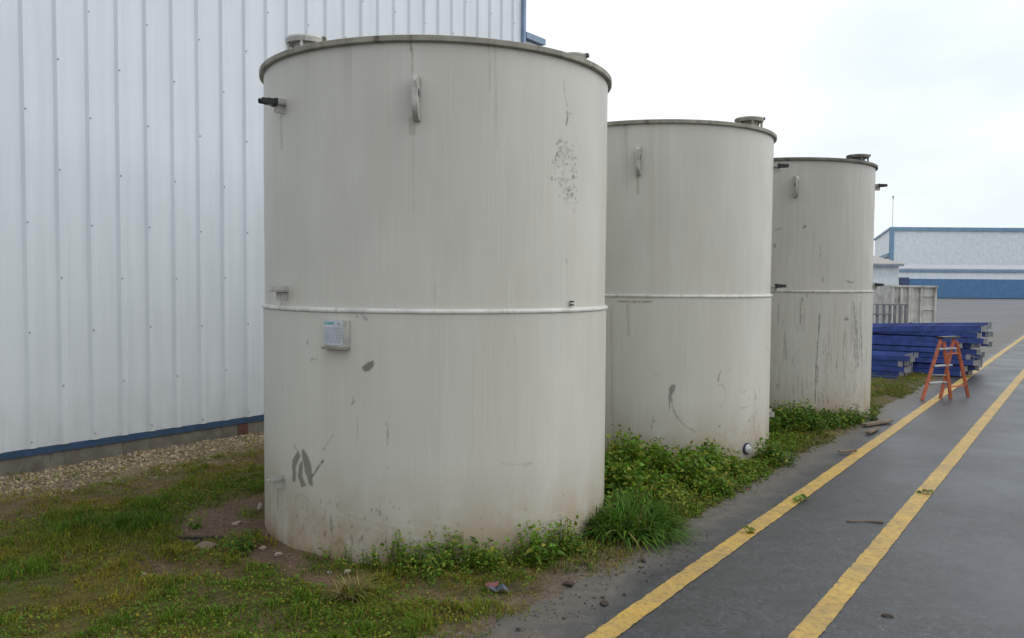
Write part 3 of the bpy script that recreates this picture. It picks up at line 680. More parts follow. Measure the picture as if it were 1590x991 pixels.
for (cnt, s0, s1, wmul) in ((300000, 1.0, 5.6, 1.), (120000, 5.6, 10.5, 1.5), (70000, 10.5, 19.4, 2.3)):
    s, n = field(cnt, s0, s1, -7.6, -2.0)
    clump = fbm(s, n, 3.2, 91, 3); fine_c = fbm(s, n, 14, 95, 2)
    p = (1-bare(s, n))*(1-.85*gravel(s, n))*(.75+.6*sstep(.36, .62, fine_c))
    keep = (RNG.random(cnt) < p) & ~in_tank(s, n, .01); s, n, clump, fine_c = s[keep], n[keep], clump[keep], fine_c[keep]; k = len(s)
    tall = blob(s, n, 3.05, -5.1, .55, .5)+.45*blob(s, n, 4.9, -5.3, .6, .35)
    tuft = sstep(.55, .78, fbm(s, n, 7, 97, 2)); h = (.009+.018*sstep(.42, .72, clump)+.014*sstep(.5, .75, fine_c)+.034*tuft+.04*tall)*RNG.uniform(.6, 1.5, k)
    dry = np.clip(sstep(.42, .62, fbm(s, n, 1.9, 101, 4))*.95-.35*tuft+.75*sstep(-5.45, -5.9, n)+.25*RNG.normal(0, 1, k)+.3*sstep(10, 13, s), 0, 1)[:, None]
    green = np.array([.095, .175, .014]); yel = np.array([.215, .205, .02]); brown = np.array([.24, .15, .05])
    col = vary(green, k)*(1-dry)+vary(yel, k)*dry
    br = (RNG.random(k) < .10+.12*dry[:, 0])[:, None]; col = np.where(br, vary(brown, k, .3), col)
    col = col*(1-.35*np.clip(tall, 0, 1)[:, None]*np.array([1.25, .75, 1.0]))
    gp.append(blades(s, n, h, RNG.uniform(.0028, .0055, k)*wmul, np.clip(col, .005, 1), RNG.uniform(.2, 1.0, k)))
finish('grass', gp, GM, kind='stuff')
s, n = field(110000, 1.0, 7.5, -7.2, -2.1); kp = (RNG.random(len(s)) < (1-bare(s, n))*(1-gravel(s, n))*sstep(.42, .6, fbm(s, n, 2.2, 151, 3))*.8) & ~in_tank(s, n, .01); s, n = s[kp], n[kp]; COVER = (s, n)

def leaves(B, Dv, L, Wd, col, fold=.25):
    """folded lance-shaped leaves at points B, pointing along Dv"""
    k = len(B); Dv = Dv/np.linalg.norm(Dv, axis=1, keepdims=True); up = np.tile([0, 0, 1.], (k, 1))
    S_ = np.cross(Dv, up); S_ /= np.linalg.norm(S_, axis=1, keepdims=True)+1e-6
    tw = RNG.normal(0, .5, k)[:, None]; Nn = np.cross(S_, Dv); S_ = S_*np.cos(tw)+Nn*np.sin(tw); Nn = np.cross(S_, Dv)
    L = L[:, None]; Wd = Wd[:, None]; dr = np.array([0, 0, -1.])
    b = B; m1 = B+Dv*L*.38+Nn*0; m2 = B+Dv*L*.72+dr*L*.06; t = B+Dv*L+dr*L*.22
    V = np.stack([b, m1-S_*Wd*.5+Nn*Wd*fold, m1, m1+S_*Wd*.5+Nn*Wd*fold, m2-S_*Wd*.36+Nn*Wd*fold*.7, m2, m2+S_*Wd*.36+Nn*Wd*fold*.7, t], 1).reshape(-1, 3); i = np.arange(k)*8
    q = lambda *a: np.stack([i+x for x in a], 1)
    Fc = np.concatenate([q(0, 0, 2, 1), q(0, 0, 3, 2), q(1, 2, 5, 4), q(2, 3, 6, 5), q(4, 5, 7, 7), q(5, 6, 7, 7)])
    C = np.repeat(col, 8, 0)*np.tile(np.array([.9, 1., .85, 1., 1.05, .9, 1.05, 1.1]), k)[:, None]
    return V, Fc, C
def tri_split(V, Fc, C):                                  # turn the degenerate quads above into triangles
    T = []
    for a_, b_ in (((0, 1, 2)), ((0, 2, 3))) and ((0, 0),): pass
    A = Fc[:, [0, 1, 2]]; B = Fc[:, [0, 2, 3]]; T = np.concatenate([A, B]); ok = (T[:, 0] != T[:, 1]) & (T[:, 1] != T[:, 2]) & (T[:, 0] != T[:, 2]); return V, T[ok], C
def shoots(s, n, H, col_fn, leaf=(.03, .055), nl=11, spread=.5):
    """leafy upright shoots: every shoot a leaning stem with leaves up it"""
    parts = []; k = len(s); x, y = Wa(s, n); z = soil_h(s, n); la = RNG.uniform(0, 2*np.pi, k); ln = RNG.uniform(.1, spread, k)
    tip = np.stack([x+np.cos(la)*ln*H, y+np.sin(la)*ln*H, z+H], 1); base = np.stack([x, y, z-.01], 1)
    for j in range(nl):
        t = ((j+RNG.uniform(.2, 1., k))/nl)[:, None]; B = base+(tip-base)*t+RNG.normal(0, .006, (k, 3))
        a_ = la*0+j*2.4+RNG.uniform(0, 1.2, k)+RNG.uniform(0, 6.28, k)*.3; e = RNG.uniform(-.35, .55, k)+.5*(t[:, 0] > .85)
        Dv = np.stack([np.cos(a_)*np.cos(e), np.sin(a_)*np.cos(e), np.sin(e)], 1); sz = RNG.uniform(leaf[0], leaf[1], k)*(1.05-.4*t[:, 0])*np.clip(H/.14, .55, 1.15)
        parts.append(tri_split(*leaves(B, Dv, sz, sz*RNG.uniform(.38, .6, k), col_fn(k, t[:, 0]))))
    # stems
    wv = np.stack([np.cos(la+1.57), np.sin(la+1.57), 0*la], 1)*.0022
    V = np.stack([base-wv, base+wv, tip+wv*.5, tip-wv*.5], 1).reshape(-1, 3); i = np.arange(k)*4
    Fc = np.concatenate([np.stack([i, i+1, i+2], 1), np.stack([i, i+2, i+3], 1)]); parts.append((V, Fc, np.repeat(vary(np.array([.09, .12, .03]), k), 4, 0)))
    return parts
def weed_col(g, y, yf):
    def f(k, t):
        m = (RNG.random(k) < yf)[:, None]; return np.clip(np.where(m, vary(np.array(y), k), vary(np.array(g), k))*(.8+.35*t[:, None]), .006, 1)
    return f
def cover():
    s, n = COVER; k = len(s); x, y = Wa(s, n); a_ = RNG.uniform(0, 6.28, k); e = RNG.uniform(-.1, .7, k); B = np.stack([x, y, soil_h(s, n)+RNG.uniform(.003, .022, k)], 1)
    Dv = np.stack([np.cos(a_)*np.cos(e), np.sin(a_)*np.cos(e), np.sin(e)], 1); L = RNG.uniform(.010, .024, k)
    mixd = (RNG.random(k) < .3)[:, None]; c_ = np.where(mixd, vary(np.array([.19, .19, .02]), k), vary(np.array([.085, .16, .016]), k))
    return [tri_split(*leaves(B, Dv, L, L*RNG.uniform(.5, .8, k), np.clip(c_, .01, 1)))]
finish('clover', cover(), LM, kind='stuff')
GREEN, YEL, DARK = (.105, .195, .022), (.22, .235, .034), (.065, .14, .018)
def accept(count, s0, s1, n0, n1, dens):
    s, n = field(count, s0, s1, n0, n1); k = (RNG.random(count) < dens(s, n)) & ~in_tank(s, n, .02); return s[k], n[k]
# fringe round the foot of the nearest tank
def d1(s, n):
    x, y = Wa(s, n); r = np.hypot(s-TS[0][0], n-TS[0][1]); ang = np.degrees(np.arctan2(y-T1[1], x-T1[0]))
    wdt = .12+.26*np.exp(-((ang+62)/24)**2)+.12*np.exp(-((ang+88)/10)**2)
    d = np.where((ang > -118) & (ang < -44), np.clip(1.25-(r-TR)/wdt, 0, 1), 0)
    return d*(.2+1.2*sstep(.38, .6, fbm(s, n, 6, 111, 2)))
s, n = accept(8500, 2.6, 4.8, -4.6, -2.2, d1)
rr_ = np.hypot(s-TS[0][0], n-TS[0][1])-TR; H = (.04+.13*np.exp(-(rr_/.16)**2)*sstep(.3, .65, fbm(s, n, 5, 113, 2))+.05*fbm(s, n, 3, 117, 2))*RNG.uniform(.6, 1.25, len(s))
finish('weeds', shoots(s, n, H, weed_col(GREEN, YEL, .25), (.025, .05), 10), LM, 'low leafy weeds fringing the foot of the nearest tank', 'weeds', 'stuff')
# deep thicket between first and second tank
def d2(s, n):
    e = edge_n(s); lim = np.interp(s, [4.6, 4.9, 5.4, 6.0, 6.8, 7.4, 8.2, 9.0], [-2.58, -2.42, -2.34, -2.28, -2.30, -2.36, -2.42, -2.50])
    return sstep(.10, -.10, n-lim-.22*(fbm(s, n, 3, 121, 2)-.5))*sstep(4.7, 4.95, s)*sstep(9.2, 8.6, s)*(.22+.78*sstep(.33, .48, fbm(s, n, 4.5, 127, 2)))
CAP = to_sn(*on_ground(1157, 716).xy)
def thick_h(s, n):
    lim = np.interp(s, [4.6, 5.4, 6.0, 6.8, 7.4, 9.0], [-2.4, -2.34, -2.28, -2.30, -2.36, -2.5])
    return (.05+.17*sstep(.0, -.40, n-lim)*np.interp(s, [4.7, 5.2, 6.6, 7.4, 8.0, 9.0], [.7, .95, 1.0, .8, .75, .4]))*(.25+1.5*sstep(.25,.75,fbm(s, n, 3.0, 123, 3)))
s, n = accept(8600, 4.7, 9.2, -3.9, -2.15, d2); k_ = (np.hypot(s-CAP[0]+.05, n-CAP[1]-.0) > .13); s, n = s[k_], n[k_]; sh_ = sstep(.32, .16, np.hypot(s-CAP[0]+.12, n-CAP[1]-.06)); mound = np.zeros(len(s))
for px_m, py_m, r_m, a_m in ((975, 752, .22, .12), (1035, 790, .20, .09), (1105, 765, .24, .13), (1150, 745, .15, .05), (1205, 725, .18, .07), (1010, 735, .15, .08)):
    ms_, mn_ = to_sn(*on_ground(px_m, py_m).xy); mound = np.maximum(mound, 1.25*a_m*blob(s, n, ms_, mn_, r_m, r_m))
H = (thick_h(s, n)*.62+mound)*RNG.uniform(.6, 1.2, len(s))*(1-.6*sh_)
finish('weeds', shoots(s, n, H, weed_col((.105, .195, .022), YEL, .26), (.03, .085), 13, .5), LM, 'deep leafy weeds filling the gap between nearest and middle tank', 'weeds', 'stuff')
def d3(s, n):
    r = np.hypot(s-TS[2][0], n-TS[2][1])-TR; lim = np.minimum(edge_n(s)-.04, np.interp(s, [8.8, 9.6, 10.6, 11.2], [-2.5, -2.35, -2.15, -2.1]))
    return sstep(.06, -.1, n-lim-.15*(fbm(s, n, 3, 131, 2)-.5))*sstep(8.6, 9.1, s)*sstep(11.0, 10.6, s)*sstep(1.1, .7, r)*(.35+.65*sstep(.3, .5, fbm(s, n, 2.5, 135, 2)))
s, n = accept(5200, 8.6, 11.2, -3.9, -2.1, d3); H = (.06+.17*fbm(s, n, 3, 133, 2))*RNG.uniform(.6, 1.2, len(s))
finish('weeds', shoots(s, n, H, weed_col(DARK, YEL, .22), (.035, .075), 10), LM, 'dark leafy weeds between the middle and the farthest tank', 'weeds', 'stuff')
# yellowish mossy growth along the road edge
def d4(s, n):
    e = edge_n(s); return sstep(.02, -.12, n-e+.1-.25*(fbm(s, n, 2.2, 141, 3)-.42))*sstep(-.62, -.35, n-e)*sstep(3.3, 4.6, s)*sstep(15, 13.5, s)*sstep(.33, .5, fbm(s, n, 2.1, 143, 2))
s, n = accept(42000, 3.2, 15, -2.9, -1.9, d4); k = len(s)
mo = [blades(s, n, RNG.uniform(.02, .06, k), RNG.uniform(.005, .010, k), np.clip(vary(np.array([.125, .13, .022]), k, .3), .01, 1), RNG.uniform(.3, 1.1, k))]
finish('moss', mo, GM, kind='stuff')
# clumps that stand out on their own
def tussock(name, label, cat, s0, n0, cnt, h0, spread, base, yf=0, lean=(.3, 1.1), wd=(.006, .012)):
    k = cnt; a_ = RNG.uniform(0, 2*np.pi, k); r = spread*np.sqrt(RNG.random(k)); s = s0+r*np.cos(a_); n = n0+r*np.sin(a_)
    x, y = Wa(s, n); z = soil_h(s, n); h = RNG.uniform(.55, 1.1, k)*h0; ln = RNG.uniform(*lean, k); oa = a_+RNG.normal(0, 1.0, k)
    dx = np.cos(oa)*DX+np.sin(oa)*DY; dy = np.cos(oa)*DY-np.sin(oa)*DX; O = np.stack([dx, dy, 0*dx], 1); Wv = np.stack([-dy, dx, 0*dx], 1)*(RNG.uniform(*wd, k)/2)[:, None]
    B = np.stack([x, y, z-.01], 1); pts = []
    for t in (0, .3, .55, .8, 1.):
        up = h*(t*1.5-ln*.75*t*t); out = h*ln*t**1.4*.8; pts.append(B+O*out[:, None]+np.stack([0*h, 0*h, np.maximum(up, .005*t)], 1))
    V = []; ws = (1, 1, .9, .6, .1)
    for p_, w_ in zip(pts, ws): V += [p_-Wv*w_, p_+Wv*w_]
    V = np.stack(V, 1).reshape(-1, 3); i = np.arange(k)*10
    Fc = np.concatenate([np.stack([i+2*j, i+2*j+1, i+2*j+3, i+2*j+2], 1) for j in range(4)])
    col = vary(np.array(base), k, .28)
    if yf: col = np.where((RNG.random(k) < yf)[:, None], vary(np.array([.17, .13, .05]), k, .3), col)
    return finish(name, [(V, Fc, np.repeat(np.clip(col, .008, 1), 10, 0))], GM, label, cat)
q = on_ground(985, 838); s_, n_ = to_sn(q.x, q.y)
tussock('grass_tussock', 'lush dark green tussock of long arching blades right of the nearest tank', 'grass clump', s_+.12, n_-.10, 1700, .20, .27, (.072, .145, .02), .03, (.5, 2.2), (.006, .013))
q = on_ground(545, 940); s_, n_ = to_sn(q.x, q.y)
tussock('grass_tussock', 'pale straw yellow grass tuft in the lawn before the nearest tank', 'grass clump', s_, n_, 170, .13, .06, (.21, .19, .075), .3, (.6, 1.6), (.004, .008))
def plant(label, px, py, cnt, H, sp, col=GREEN, leaf=(.03, .06), z=None):
    q = on_ground(px, py); s_, n_ = to_sn(q.x, q.y); s = s_+RNG.normal(0, sp, cnt); n = n_+RNG.normal(0, sp, cnt)
    ok = ~in_tank(s, n, .015); s, n = s[ok], n[ok]
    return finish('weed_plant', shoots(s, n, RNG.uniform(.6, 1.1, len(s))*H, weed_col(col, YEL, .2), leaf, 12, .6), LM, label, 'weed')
plant('tall leafy weed against the right foot of the nearest tank', 838, 878, 26, .21, .055)
plant('bushy weed against the front foot of the nearest tank, left of the tallest one', 755, 890, 22, .15, .05)
plant('small dark weed growing beside the bare earth left of the nearest tank', 378, 858, 26, .10, .06, DARK)
plant('lone pale weed sprout in the bare patch above the pipe', 303, 822, 8, .10, .012)
plant('tallest bushy weed in the bank, against the right side of the nearest tank', 968, 742, 26, .28, .07, (.09, .18, .018), (.04, .085))
plant('broad leaved weed standing out of the bank left of the navy cap', 1098, 742, 24, .25, .08, (.08, .16, .018), (.04, .08))
plant('yellowish bushy weed just behind the dark tussock', 1040, 800, 30, .20, .09, (.17, .20, .03), (.025, .05))
plant('leafy weed at the right foot of the middle tank, right of the navy cap', 1205, 720, 24, .20, .08, (.07, .15, .018), (.04, .075))
plant('bushy weed hugging the left foot of the farthest tank', 1235, 668, 30, .26, .10, DARK, (.045, .085))
def flat_leaves(label, px, py, cnt, sp, col):
    q = on_ground(px, py); h_ = RNG.uniform(0, 6.28); t = np.linspace(-1, 1, cnt); x = q.x+math.cos(h_)*sp*1.3*t+sp*.4*np.sin(t*2.2)*math.sin(h_); y = q.y+math.sin(h_)*sp*1.3*t+sp*.4*np.sin(t*2.2)*math.cos(h_)
    z = .010+.012*(1-t*t); a_ = h_+np.where(np.arange(cnt) % 2, 1, -1)*RNG.uniform(.4, 1.3, cnt); e = RNG.uniform(.0, .5, cnt)
    B = np.stack([x, y, z], 1); Dv = np.stack([np.cos(a_)*np.cos(e), np.sin(a_)*np.cos(e), np.sin(e)], 1); L = RNG.uniform(.03, .075, cnt)
    o_ = np.array([math.sin(h_), -math.cos(h_), 0])*.0025; V = np.stack([B-o_, B+o_], 1).reshape(-1, 3); i = np.arange(cnt-1)*2
    st = (V, np.concatenate([np.stack([i, i+1, i+3], 1), np.stack([i, i+3, i+2], 1)]), np.tile(np.array([.12, .14, .04]), (2*cnt, 1)))
    return finish('torn_weed', [st, tri_split(*leaves(B, Dv, L, L*.5, vary(np.array(col), cnt)))], LM, label, 'weed')
flat_leaves('torn green weed lying on the asphalt by the left yellow line', 1246, 778, 16, .045, (.12, .20, .03))
flat_leaves('few small leaves lying on the near part of the left yellow line', 1162, 828, 5, .025, (.13, .16, .03))
flat_leaves('wilted green weed scrap lying on the right yellow line', 1440, 768, 10, .035, (.14, .17, .04))

# ------------------------------------------------------------------ gravel and stones
ico = bmesh.new(); bmesh.ops.create_icosphere(ico, subdivisions=1, radius=1); IV = np.array([v.co[:] for v in ico.verts]); IF = np.array([[v.index for v in f_.verts] for f_ in ico.faces]); ico.free()
def pebbles(s, n, size, col, z=None):
    k = len(s); x, y = Wa(s, n); zz = (soil_h(s, n) if z is None else z)+size*.15
    sc_ = size[:, None]*RNG.uniform(.6, 1.25, (k, 3)); sc_[:, 2] *= .7; a_ = RNG.uniform(0, 6.28, k); jit = RNG.uniform(.8, 1.2, (k, len(IV), 1))
    P_ = IV[None]*jit*sc_[:, None, :]; X = P_[..., 0]*np.cos(a_)[:, None]-P_[..., 1]*np.sin(a_)[:, None]; Y = P_[..., 0]*np.sin(a_)[:, None]+P_[..., 1]*np.cos(a_)[:, None]
    V = np.stack([X+x[:, None], Y+y[:, None], P_[..., 2]+zz[:, None]], -1).reshape(-1, 3); Fc = (IF[None]+(np.arange(k)*len(IV))[:, None, None]).reshape(-1, 3)
    return V, Fc, np.repeat(col, len(IV), 0)
mg = Mat('gravel_stone'); mg.col(mg.attr('tone').outputs[0]); mg.rough(.85)
def gcol(k, c): return np.clip(vary(np.array(c), k, .35), .03, .8)
s, n = field(17000, 3.0, 8.5, -7.5, -5.9); kp = RNG.random(len(s)) < gravel(s, n)*(.2+.8*sstep(-6.8, -7.3, n))*(.25+1.2*sstep(.4,.6,fbm(s, n, 2.5, 47, 3))); s, n = s[kp], n[kp]
finish('gravel', [pebbles(s, n, RNG.uniform(.006, .02, len(s)), gcol(len(s), (.25, .195, .125)))], mg.m, kind='stuff')
s, n = field(9000, 2.6, 9.5, -5.4, -2.0); kp = (RNG.random(len(s)) < .6*sstep(.5, .9, bare(s, n))) & ~in_tank(s, n, .01); s, n = s[kp], n[kp]
finish('grit', [pebbles(s, n, RNG.uniform(.003, .010, len(s)), gcol(len(s), (.15, .12, .09)))], mg.m, kind='stuff')
s = RNG.uniform(3.2, 5.2, 260); n = edge_n(s)+RNG.normal(-.02, .12, 260)
finish('mud_crumbs', [pebbles(s, n, RNG.uniform(.002, .008, 260)*RNG.choice([.7, 1, 1.5], 260, p=[.6, .3, .1]), gcol(260, (.075, .06, .05)), np.maximum(soil_h(s, n), .002))], mg.m, kind='stuff')
def stone(name, label, cat, px, py, size, mat, sq=.6, rz=None, seed=0):
    q = on_ground(px, py); s_, n_ = to_sn(q.x, q.y); z = max(0., float(soil_h(np.array([s_]), np.array([n_]))[0]))
    b = bmesh.new(); bmesh.ops.create_icosphere(b, subdivisions=3, radius=1); r_ = random.Random(seed+int(px))
    ax = [Vector((r_.gauss(0, 1), r_.gauss(0, 1), r_.gauss(0, 1))).normalized() for _ in range(9)]; cut = [r_.uniform(.62, .95) for _ in ax]
    for v in b.verts:
        for a_, c_ in zip(ax, cut):
            d = v.co.dot(a_)
            if d > c_: v.co -= a_*(d-c_)*.9
    off = Vector((r_.uniform(0, 50), r_.uniform(0, 50), r_.uniform(0, 50)))
    for v in b.verts: v.co *= 1+.35*mnoise.noise(v.co*1.3+off)+.22*mnoise.noise(v.co*3.5+off)
    me = bpy.data.meshes.new(name); b.to_mesh(me); b.free(); me.materials.append(mat); me.polygons.foreach_set('use_smooth', [True]*len(me.polygons)); me.set_sharp_from_angle(angle=R(22))
    o = bpy.data.objects.new(name, me); COL.objects.link(o); o.location = (q.x, q.y, z+size[2]*.55); o.scale = size; o.rotation_euler = (0, 0, r_.uniform(0, 6)); return tag(o, label, cat)
stone('stone', 'pale stone lying in the bare earth strip, furthest right of the two there', 'stone', 540, 897, (.022, .017, .014), M['stone_pale'])
stone('stone', 'pale stone in the bare earth strip, left of its larger neighbour', 'stone', 512, 893, (.016, .013, .010), M['stone_pale'])
stone('stone', 'buff stone by the left foot of the nearest tank, larger one nearest the lawn', 'stone', 432, 866, (.030, .021, .016), M['stone_pale'])
stone('stone', 'small buff stone close to the left foot of the nearest tank', 'stone', 408, 853, (.024, .018, .013), M['stone_pale'])
stone('stone', 'whitish stone leaning at the left side of the nearest tank near the ground', 'stone', 404, 795, (.022, .018, .04), M['stone_pale'])
stone('stone', 'whitish flat stone on the bare patch behind the pipe', 'stone', 368, 815, (.04, .02, .012), M['stone_pale'])
stone('stone', 'lone white pebble in the lawn at the far left', 'stone', 225, 895, (.014, .010, .009), M['stone_pale'])
stone('slab_fragment', 'broad brown slab fragment lying below the pipe in the grass', 'slab', 320, 857, (.085, .06, .014), M['slab'])
stone('slab_fragment', 'dark flat slab fragment tucked just under the pipe', 'slab', 298, 844, (.09, .045, .018), M['soil_dark'])
stone('mud_clod', 'dark mud clod lying on the asphalt right of the right yellow line', 'clod', 1378, 957, (.028, .019, .008), M['soil_dark'])
stone('mud_clod', 'dark mud clod on the sandy verge before the tussock, rightmost of three', 'clod', 1000, 872, (.028, .018, .012), M['soil_dark'])
stone('mud_clod', 'largest dark mud clod on the sandy verge beside the low weeds', 'clod', 938, 938, (.034, .022, .012), M['soil_dark'])
stone('mud_clod', 'dark mud clod on the verge touching the weed fringe of the nearest tank', 'clod', 882, 910, (.035, .022, .014), M['soil_dark'])
# pipe, litter, wood
a_, b_ = on_ground(276, 834, .035), on_ground(347, 834, .035); b = MB(); b.cyl(a_, b_, .011, .009, 10)
tag(b.build('rusty_pipe', M['soil_dark'], None, True), 'thin dark pipe lying on the bare earth left of the nearest tank', 'pipe')
def crumple(name, label, cat, px, py, parts):
    q = on_ground(px, py); s_, n_ = to_sn(q.x, q.y); z = float(soil_h(np.array([s_]), np.array([n_]))[0])
    root = thing(name, label, cat, (q.x, q.y, max(z, 0)))
    for nm, off, size, mat, sd_ in parts:
        b = bmesh.new(); bmesh.ops.create_grid(b, x_segments=10, y_segments=10, size=1); r_ = random.Random(sd_)
        ph = [(r_.uniform(1, 4), r_.uniform(1, 4), r_.uniform(0, 6)) for _ in range(5)]
        for v in b.verts: v.co.z = sum(math.sin(v.co.x*f1+v.co.y*f2+p_) for f1, f2, p_ in ph)*.22+r_.uniform(-.15, .15)+.5
        me = bpy.data.meshes.new(nm); b.to_mesh(me); b.free(); me.materials.append(mat); o = bpy.data.objects.new(nm, me); COL.objects.link(o); o.parent = root; o.location = off; o.scale = size; o.rotation_euler = (0, 0, sd_)
    return root
crumple('litter_wrapper', 'crumpled red and slate blue wrapper in the grass before the nearest tank', 'litter', 773, 925, [('red_panel', (-.03, .02, .012), (.035, .022, .02), M['red_scrap'], 4), ('blue_panel', (.012, -.012, .01), (.05, .026, .022), M['blue_scrap'], 9)])
q = on_ground(1157, 716); v_dir = Vector((q.x-T2[0], q.y-T2[1], 0)).normalized()
cap = thing('pipe_cap', 'white capped pipe end with a navy collar in the weeds of the middle tank', 'pipe', (q.x, q.y, .118))
b = MB(); b.cyl(-v_dir*.25, v_dir*.03, .052, .052, 28); b.build('collar', M['dark_blue_cap'], cap, True)
b = MB(); b.cyl(v_dir*.0305, v_dir*.045, .042, .036, 28); b.cyl(v_dir*.0455, v_dir*.058, .018, .014, 12); b.build('end_cap', M['plastic_white'], cap, True)
def plank(label, p0, p1, wd, th):
    a_, b_ = on_ground(*p0, .03), on_ground(*p1, .03); b = MB(); b.bar(a_, b_, wd, th, (0, 0, 1), .004); tag(b.build('wood_plank', M['wood'], None), label, 'plank')
plank('weathered plank lying by the road edge in front of the farthest tank, longer piece', (1342, 660), (1383, 653), .07, .03)
plank('short splintered wood piece just below the longer plank at the road edge', (1348, 672), (1364, 664), .05, .025)
plank('thin brown stick half sunk in the verge below the planks', (1303, 701), (1330, 700), .03, .02)
q0, q1 = on_ground(1315, 809, .008), on_ground(1372, 811, .008); b = MB(); m_ = (q0+q1)/2+Vector((0, .02, 0)); b.cyl(q0, m_, .006, .005, 7); b.cyl(m_, q1, .005, .009, 7)
tag(b.build('twig', M['wood'], None, True), 'thin brown twig lying on the asphalt between the yellow lines', 'twig')

# ------------------------------------------------------------------ blue steel beams
RZ = math.atan2(-DX, DY)                                   # beams lie across the road direction
def make_beam(L):
    root = thing('steel_beam', '', 'beam', (0, 0, 0), RZ)
    b = MB(); h, d, t = .085, .05, .012                    # open channel, its slot to the back
    b.box((-L/2, -d/2+t/2, 0), (L, t, h), None, .002); b.box((-L/2, t/2-.001, h/2-t/2), (L, d-t, t)); b.box((-L/2, t/2-.001, -h/2+t/2), (L, d-t, t))
    b.build('channel', M['beam'], root)
    e = MB(); e.box((.004, 0, 0), (.006, .060, .108), None, .001); e.box((-.028, -.0285, 0), (.06, .005, .092))
    e.build('end_plate', M['galv'], root)
    return root
proto_beam = make_beam(2.9); first = True; rb = random.Random(17)
def put_beam(s, n, z, label, tilt=0, dr=0):
    global first
    o = proto_beam if first else dup(proto_beam); first = False
    o.location = W(s, n, z); o.rotation_euler = (rb.uniform(-.05, .05), tilt, RZ+dr); o['label'] = label; o['group'] = 'blue steel beams stacked beyond the tanks'
for lay in range(4):
    for k in range(7):
        put_beam(15.72+k*.115+rb.uniform(-.03, .03), -2.72+rb.uniform(-.14, .06)+.05*lay, .065+lay*.0985+rb.uniform(-.006, .010), 'blue beam with grey end plate in the low front tier of the stack', rb.uniform(-.006, .006), rb.uniform(-.035, .035))
for lay in range(8):
    for k in range(8):
        put_beam(16.66+k*.125+rb.uniform(-.035, .035)+(.05 if lay % 2 else 0), -1.80+rb.uniform(-.30, .12)+.03*lay, .065+lay*.0985+rb.uniform(-.006, .010), 'blue beam in the tall rear tier of the stack', rb.uniform(-.006, .006), rb.uniform(-.035, .035))
for k in range(4):
    put_beam(16.72+k*.24, -1.5+rb.uniform(-.1, .1), .865+.015*k, 'blue beam lying aslant on top of the tall rear tier', -.045, rb.uniform(-.05, .05))
b = MB(); b.bar(W(15.35, -2.72, .05), W(15.55, -4.9, .05), .05, .03); tag(b.build('steel_angle', M['beam'], None), 'thin loose blue bar on the grass in front of the beam stack', 'bar')

# ------------------------------------------------------------------ orange stepladder at the road edge
f0 = on_ground(1432, 622); ld = thing('stepladder', 'orange stepladder with pale steps standing at the road edge by the blue beams', 'ladder', tuple(f0))
lean = Vector((.30, .12, 1.)); wv = Vector((.36, .20, 0)); Hh = .86
def rail(a_, b_): MB_ = MB(); MB_.bar(a_, b_, .045, .028, (0, 1, 0), .004); return MB_.build('rail', M['orange'], ld)
top_in = wv.normalized()*.06
rail(Vector((0, 0, 0)), lean*Hh+top_in); rail(wv, wv+lean*Hh-top_in)
rear = Vector((.52, .22, 0)); rail(rear, lean*Hh+top_in+Vector((.05, .02, -.04))); rail(rear+wv, wv+lean*Hh-top_in+Vector((.05, .02, -.04)))
for i in range(3):
    t = .24*(i+1); b = MB(); b.bar(lean*t+wv.normalized()*.02*i*.3+Vector((.02, 0, 0)), wv+lean*t-wv.normalized()*.02*i*.3+Vector((.02, 0, 0)), .07, .022, (0, 0, 1), .003); b.build('step', M['galv'], ld)
for t in (.2, .75):
    b = MB(); p0 = rear.lerp(lean*Hh+top_in, t); p1 = (rear+wv).lerp(wv+lean*Hh-top_in, t); b.bar(p0, p1, .025, .018); b.build('rear_brace', M['orange'], ld)
b = MB(); b.box(lean*Hh+wv/2+Vector((.02, .01, .02)), (.40, .11, .03), math.atan2(wv.y, wv.x), .006); b.build('top_cap', M['black'], ld)
b = MB(); b.bar(lean*.36+Vector((.015, 0, 0)), rear.lerp(lean*Hh, .40), .012, .012); b.build('spreader', M['galv'], ld)

# ------------------------------------------------------------------ yard behind: frame, skip, van, shed, halls
ft = thing('rack_frame', 'grey upright rack frame standing in front of the white skip', 'rack', tuple(at_depth(1345, 470, 20.5).xy)+(0,))
o0 = ft.location; zt = at_depth(1380, 474, 20.5).z
for px in (1345.5, 1354, 1363, 1373, 1382.5, 1390, 1399, 1407):
    x = at_depth(px, 480, 20.5).x; b = MB(); b.box((x-o0.x, 0, zt/2), (.055, .05, zt), None, .004); b.build('post', M['frame_grey'], ft)
x0, x1 = at_depth(1341, 480, 20.5).x-o0.x, at_depth(1409, 480, 20.5).x-o0.x; x2 = at_depth(1383, 480, 20.5).x-o0.x
b = MB(); b.bar((x0, -.042, zt-.22), (x2, -.042, zt-.22), .06, .03); b.build('rail', M['frame_grey'], ft)
b = MB(); b.bar((x0, -.042, .2), (x1, -.042, .2), .06, .03); b.build('rail', M['frame_grey'], ft)
b = MB(); b.bar((x0, 0, zt+.016), (x1, 0, zt+.016), .05, .03); b.build('rail', M['frame_grey'], ft)
YS = 25.; xa, xb = at_depth(1383.5, 480, YS).x, at_depth(1453, 480, YS).x; zt = at_depth(1420, 443.5, YS).z
sk = thing('skip_container', 'weathered white steel skip with vertical ribs and rust stains', 'skip', (xa, YS, 0)); wdt = xb-xa
b = MB()
b.box((wdt/2, .03, zt/2+.06), (wdt, .05, zt-.12), None, .004); b.box((wdt/2, 2.9, zt/2+.06), (wdt, .05, zt-.12)); b.box((.03, 1.46, zt/2+.06), (.05, 2.78, zt-.12)); b.box((wdt-.03, 1.46, zt/2+.06), (.05, 2.78, zt-.12)); b.box((wdt/2, 1.46, .2), (wdt-.1, 2.78, .05)); b.build('body', M['skip'], sk)
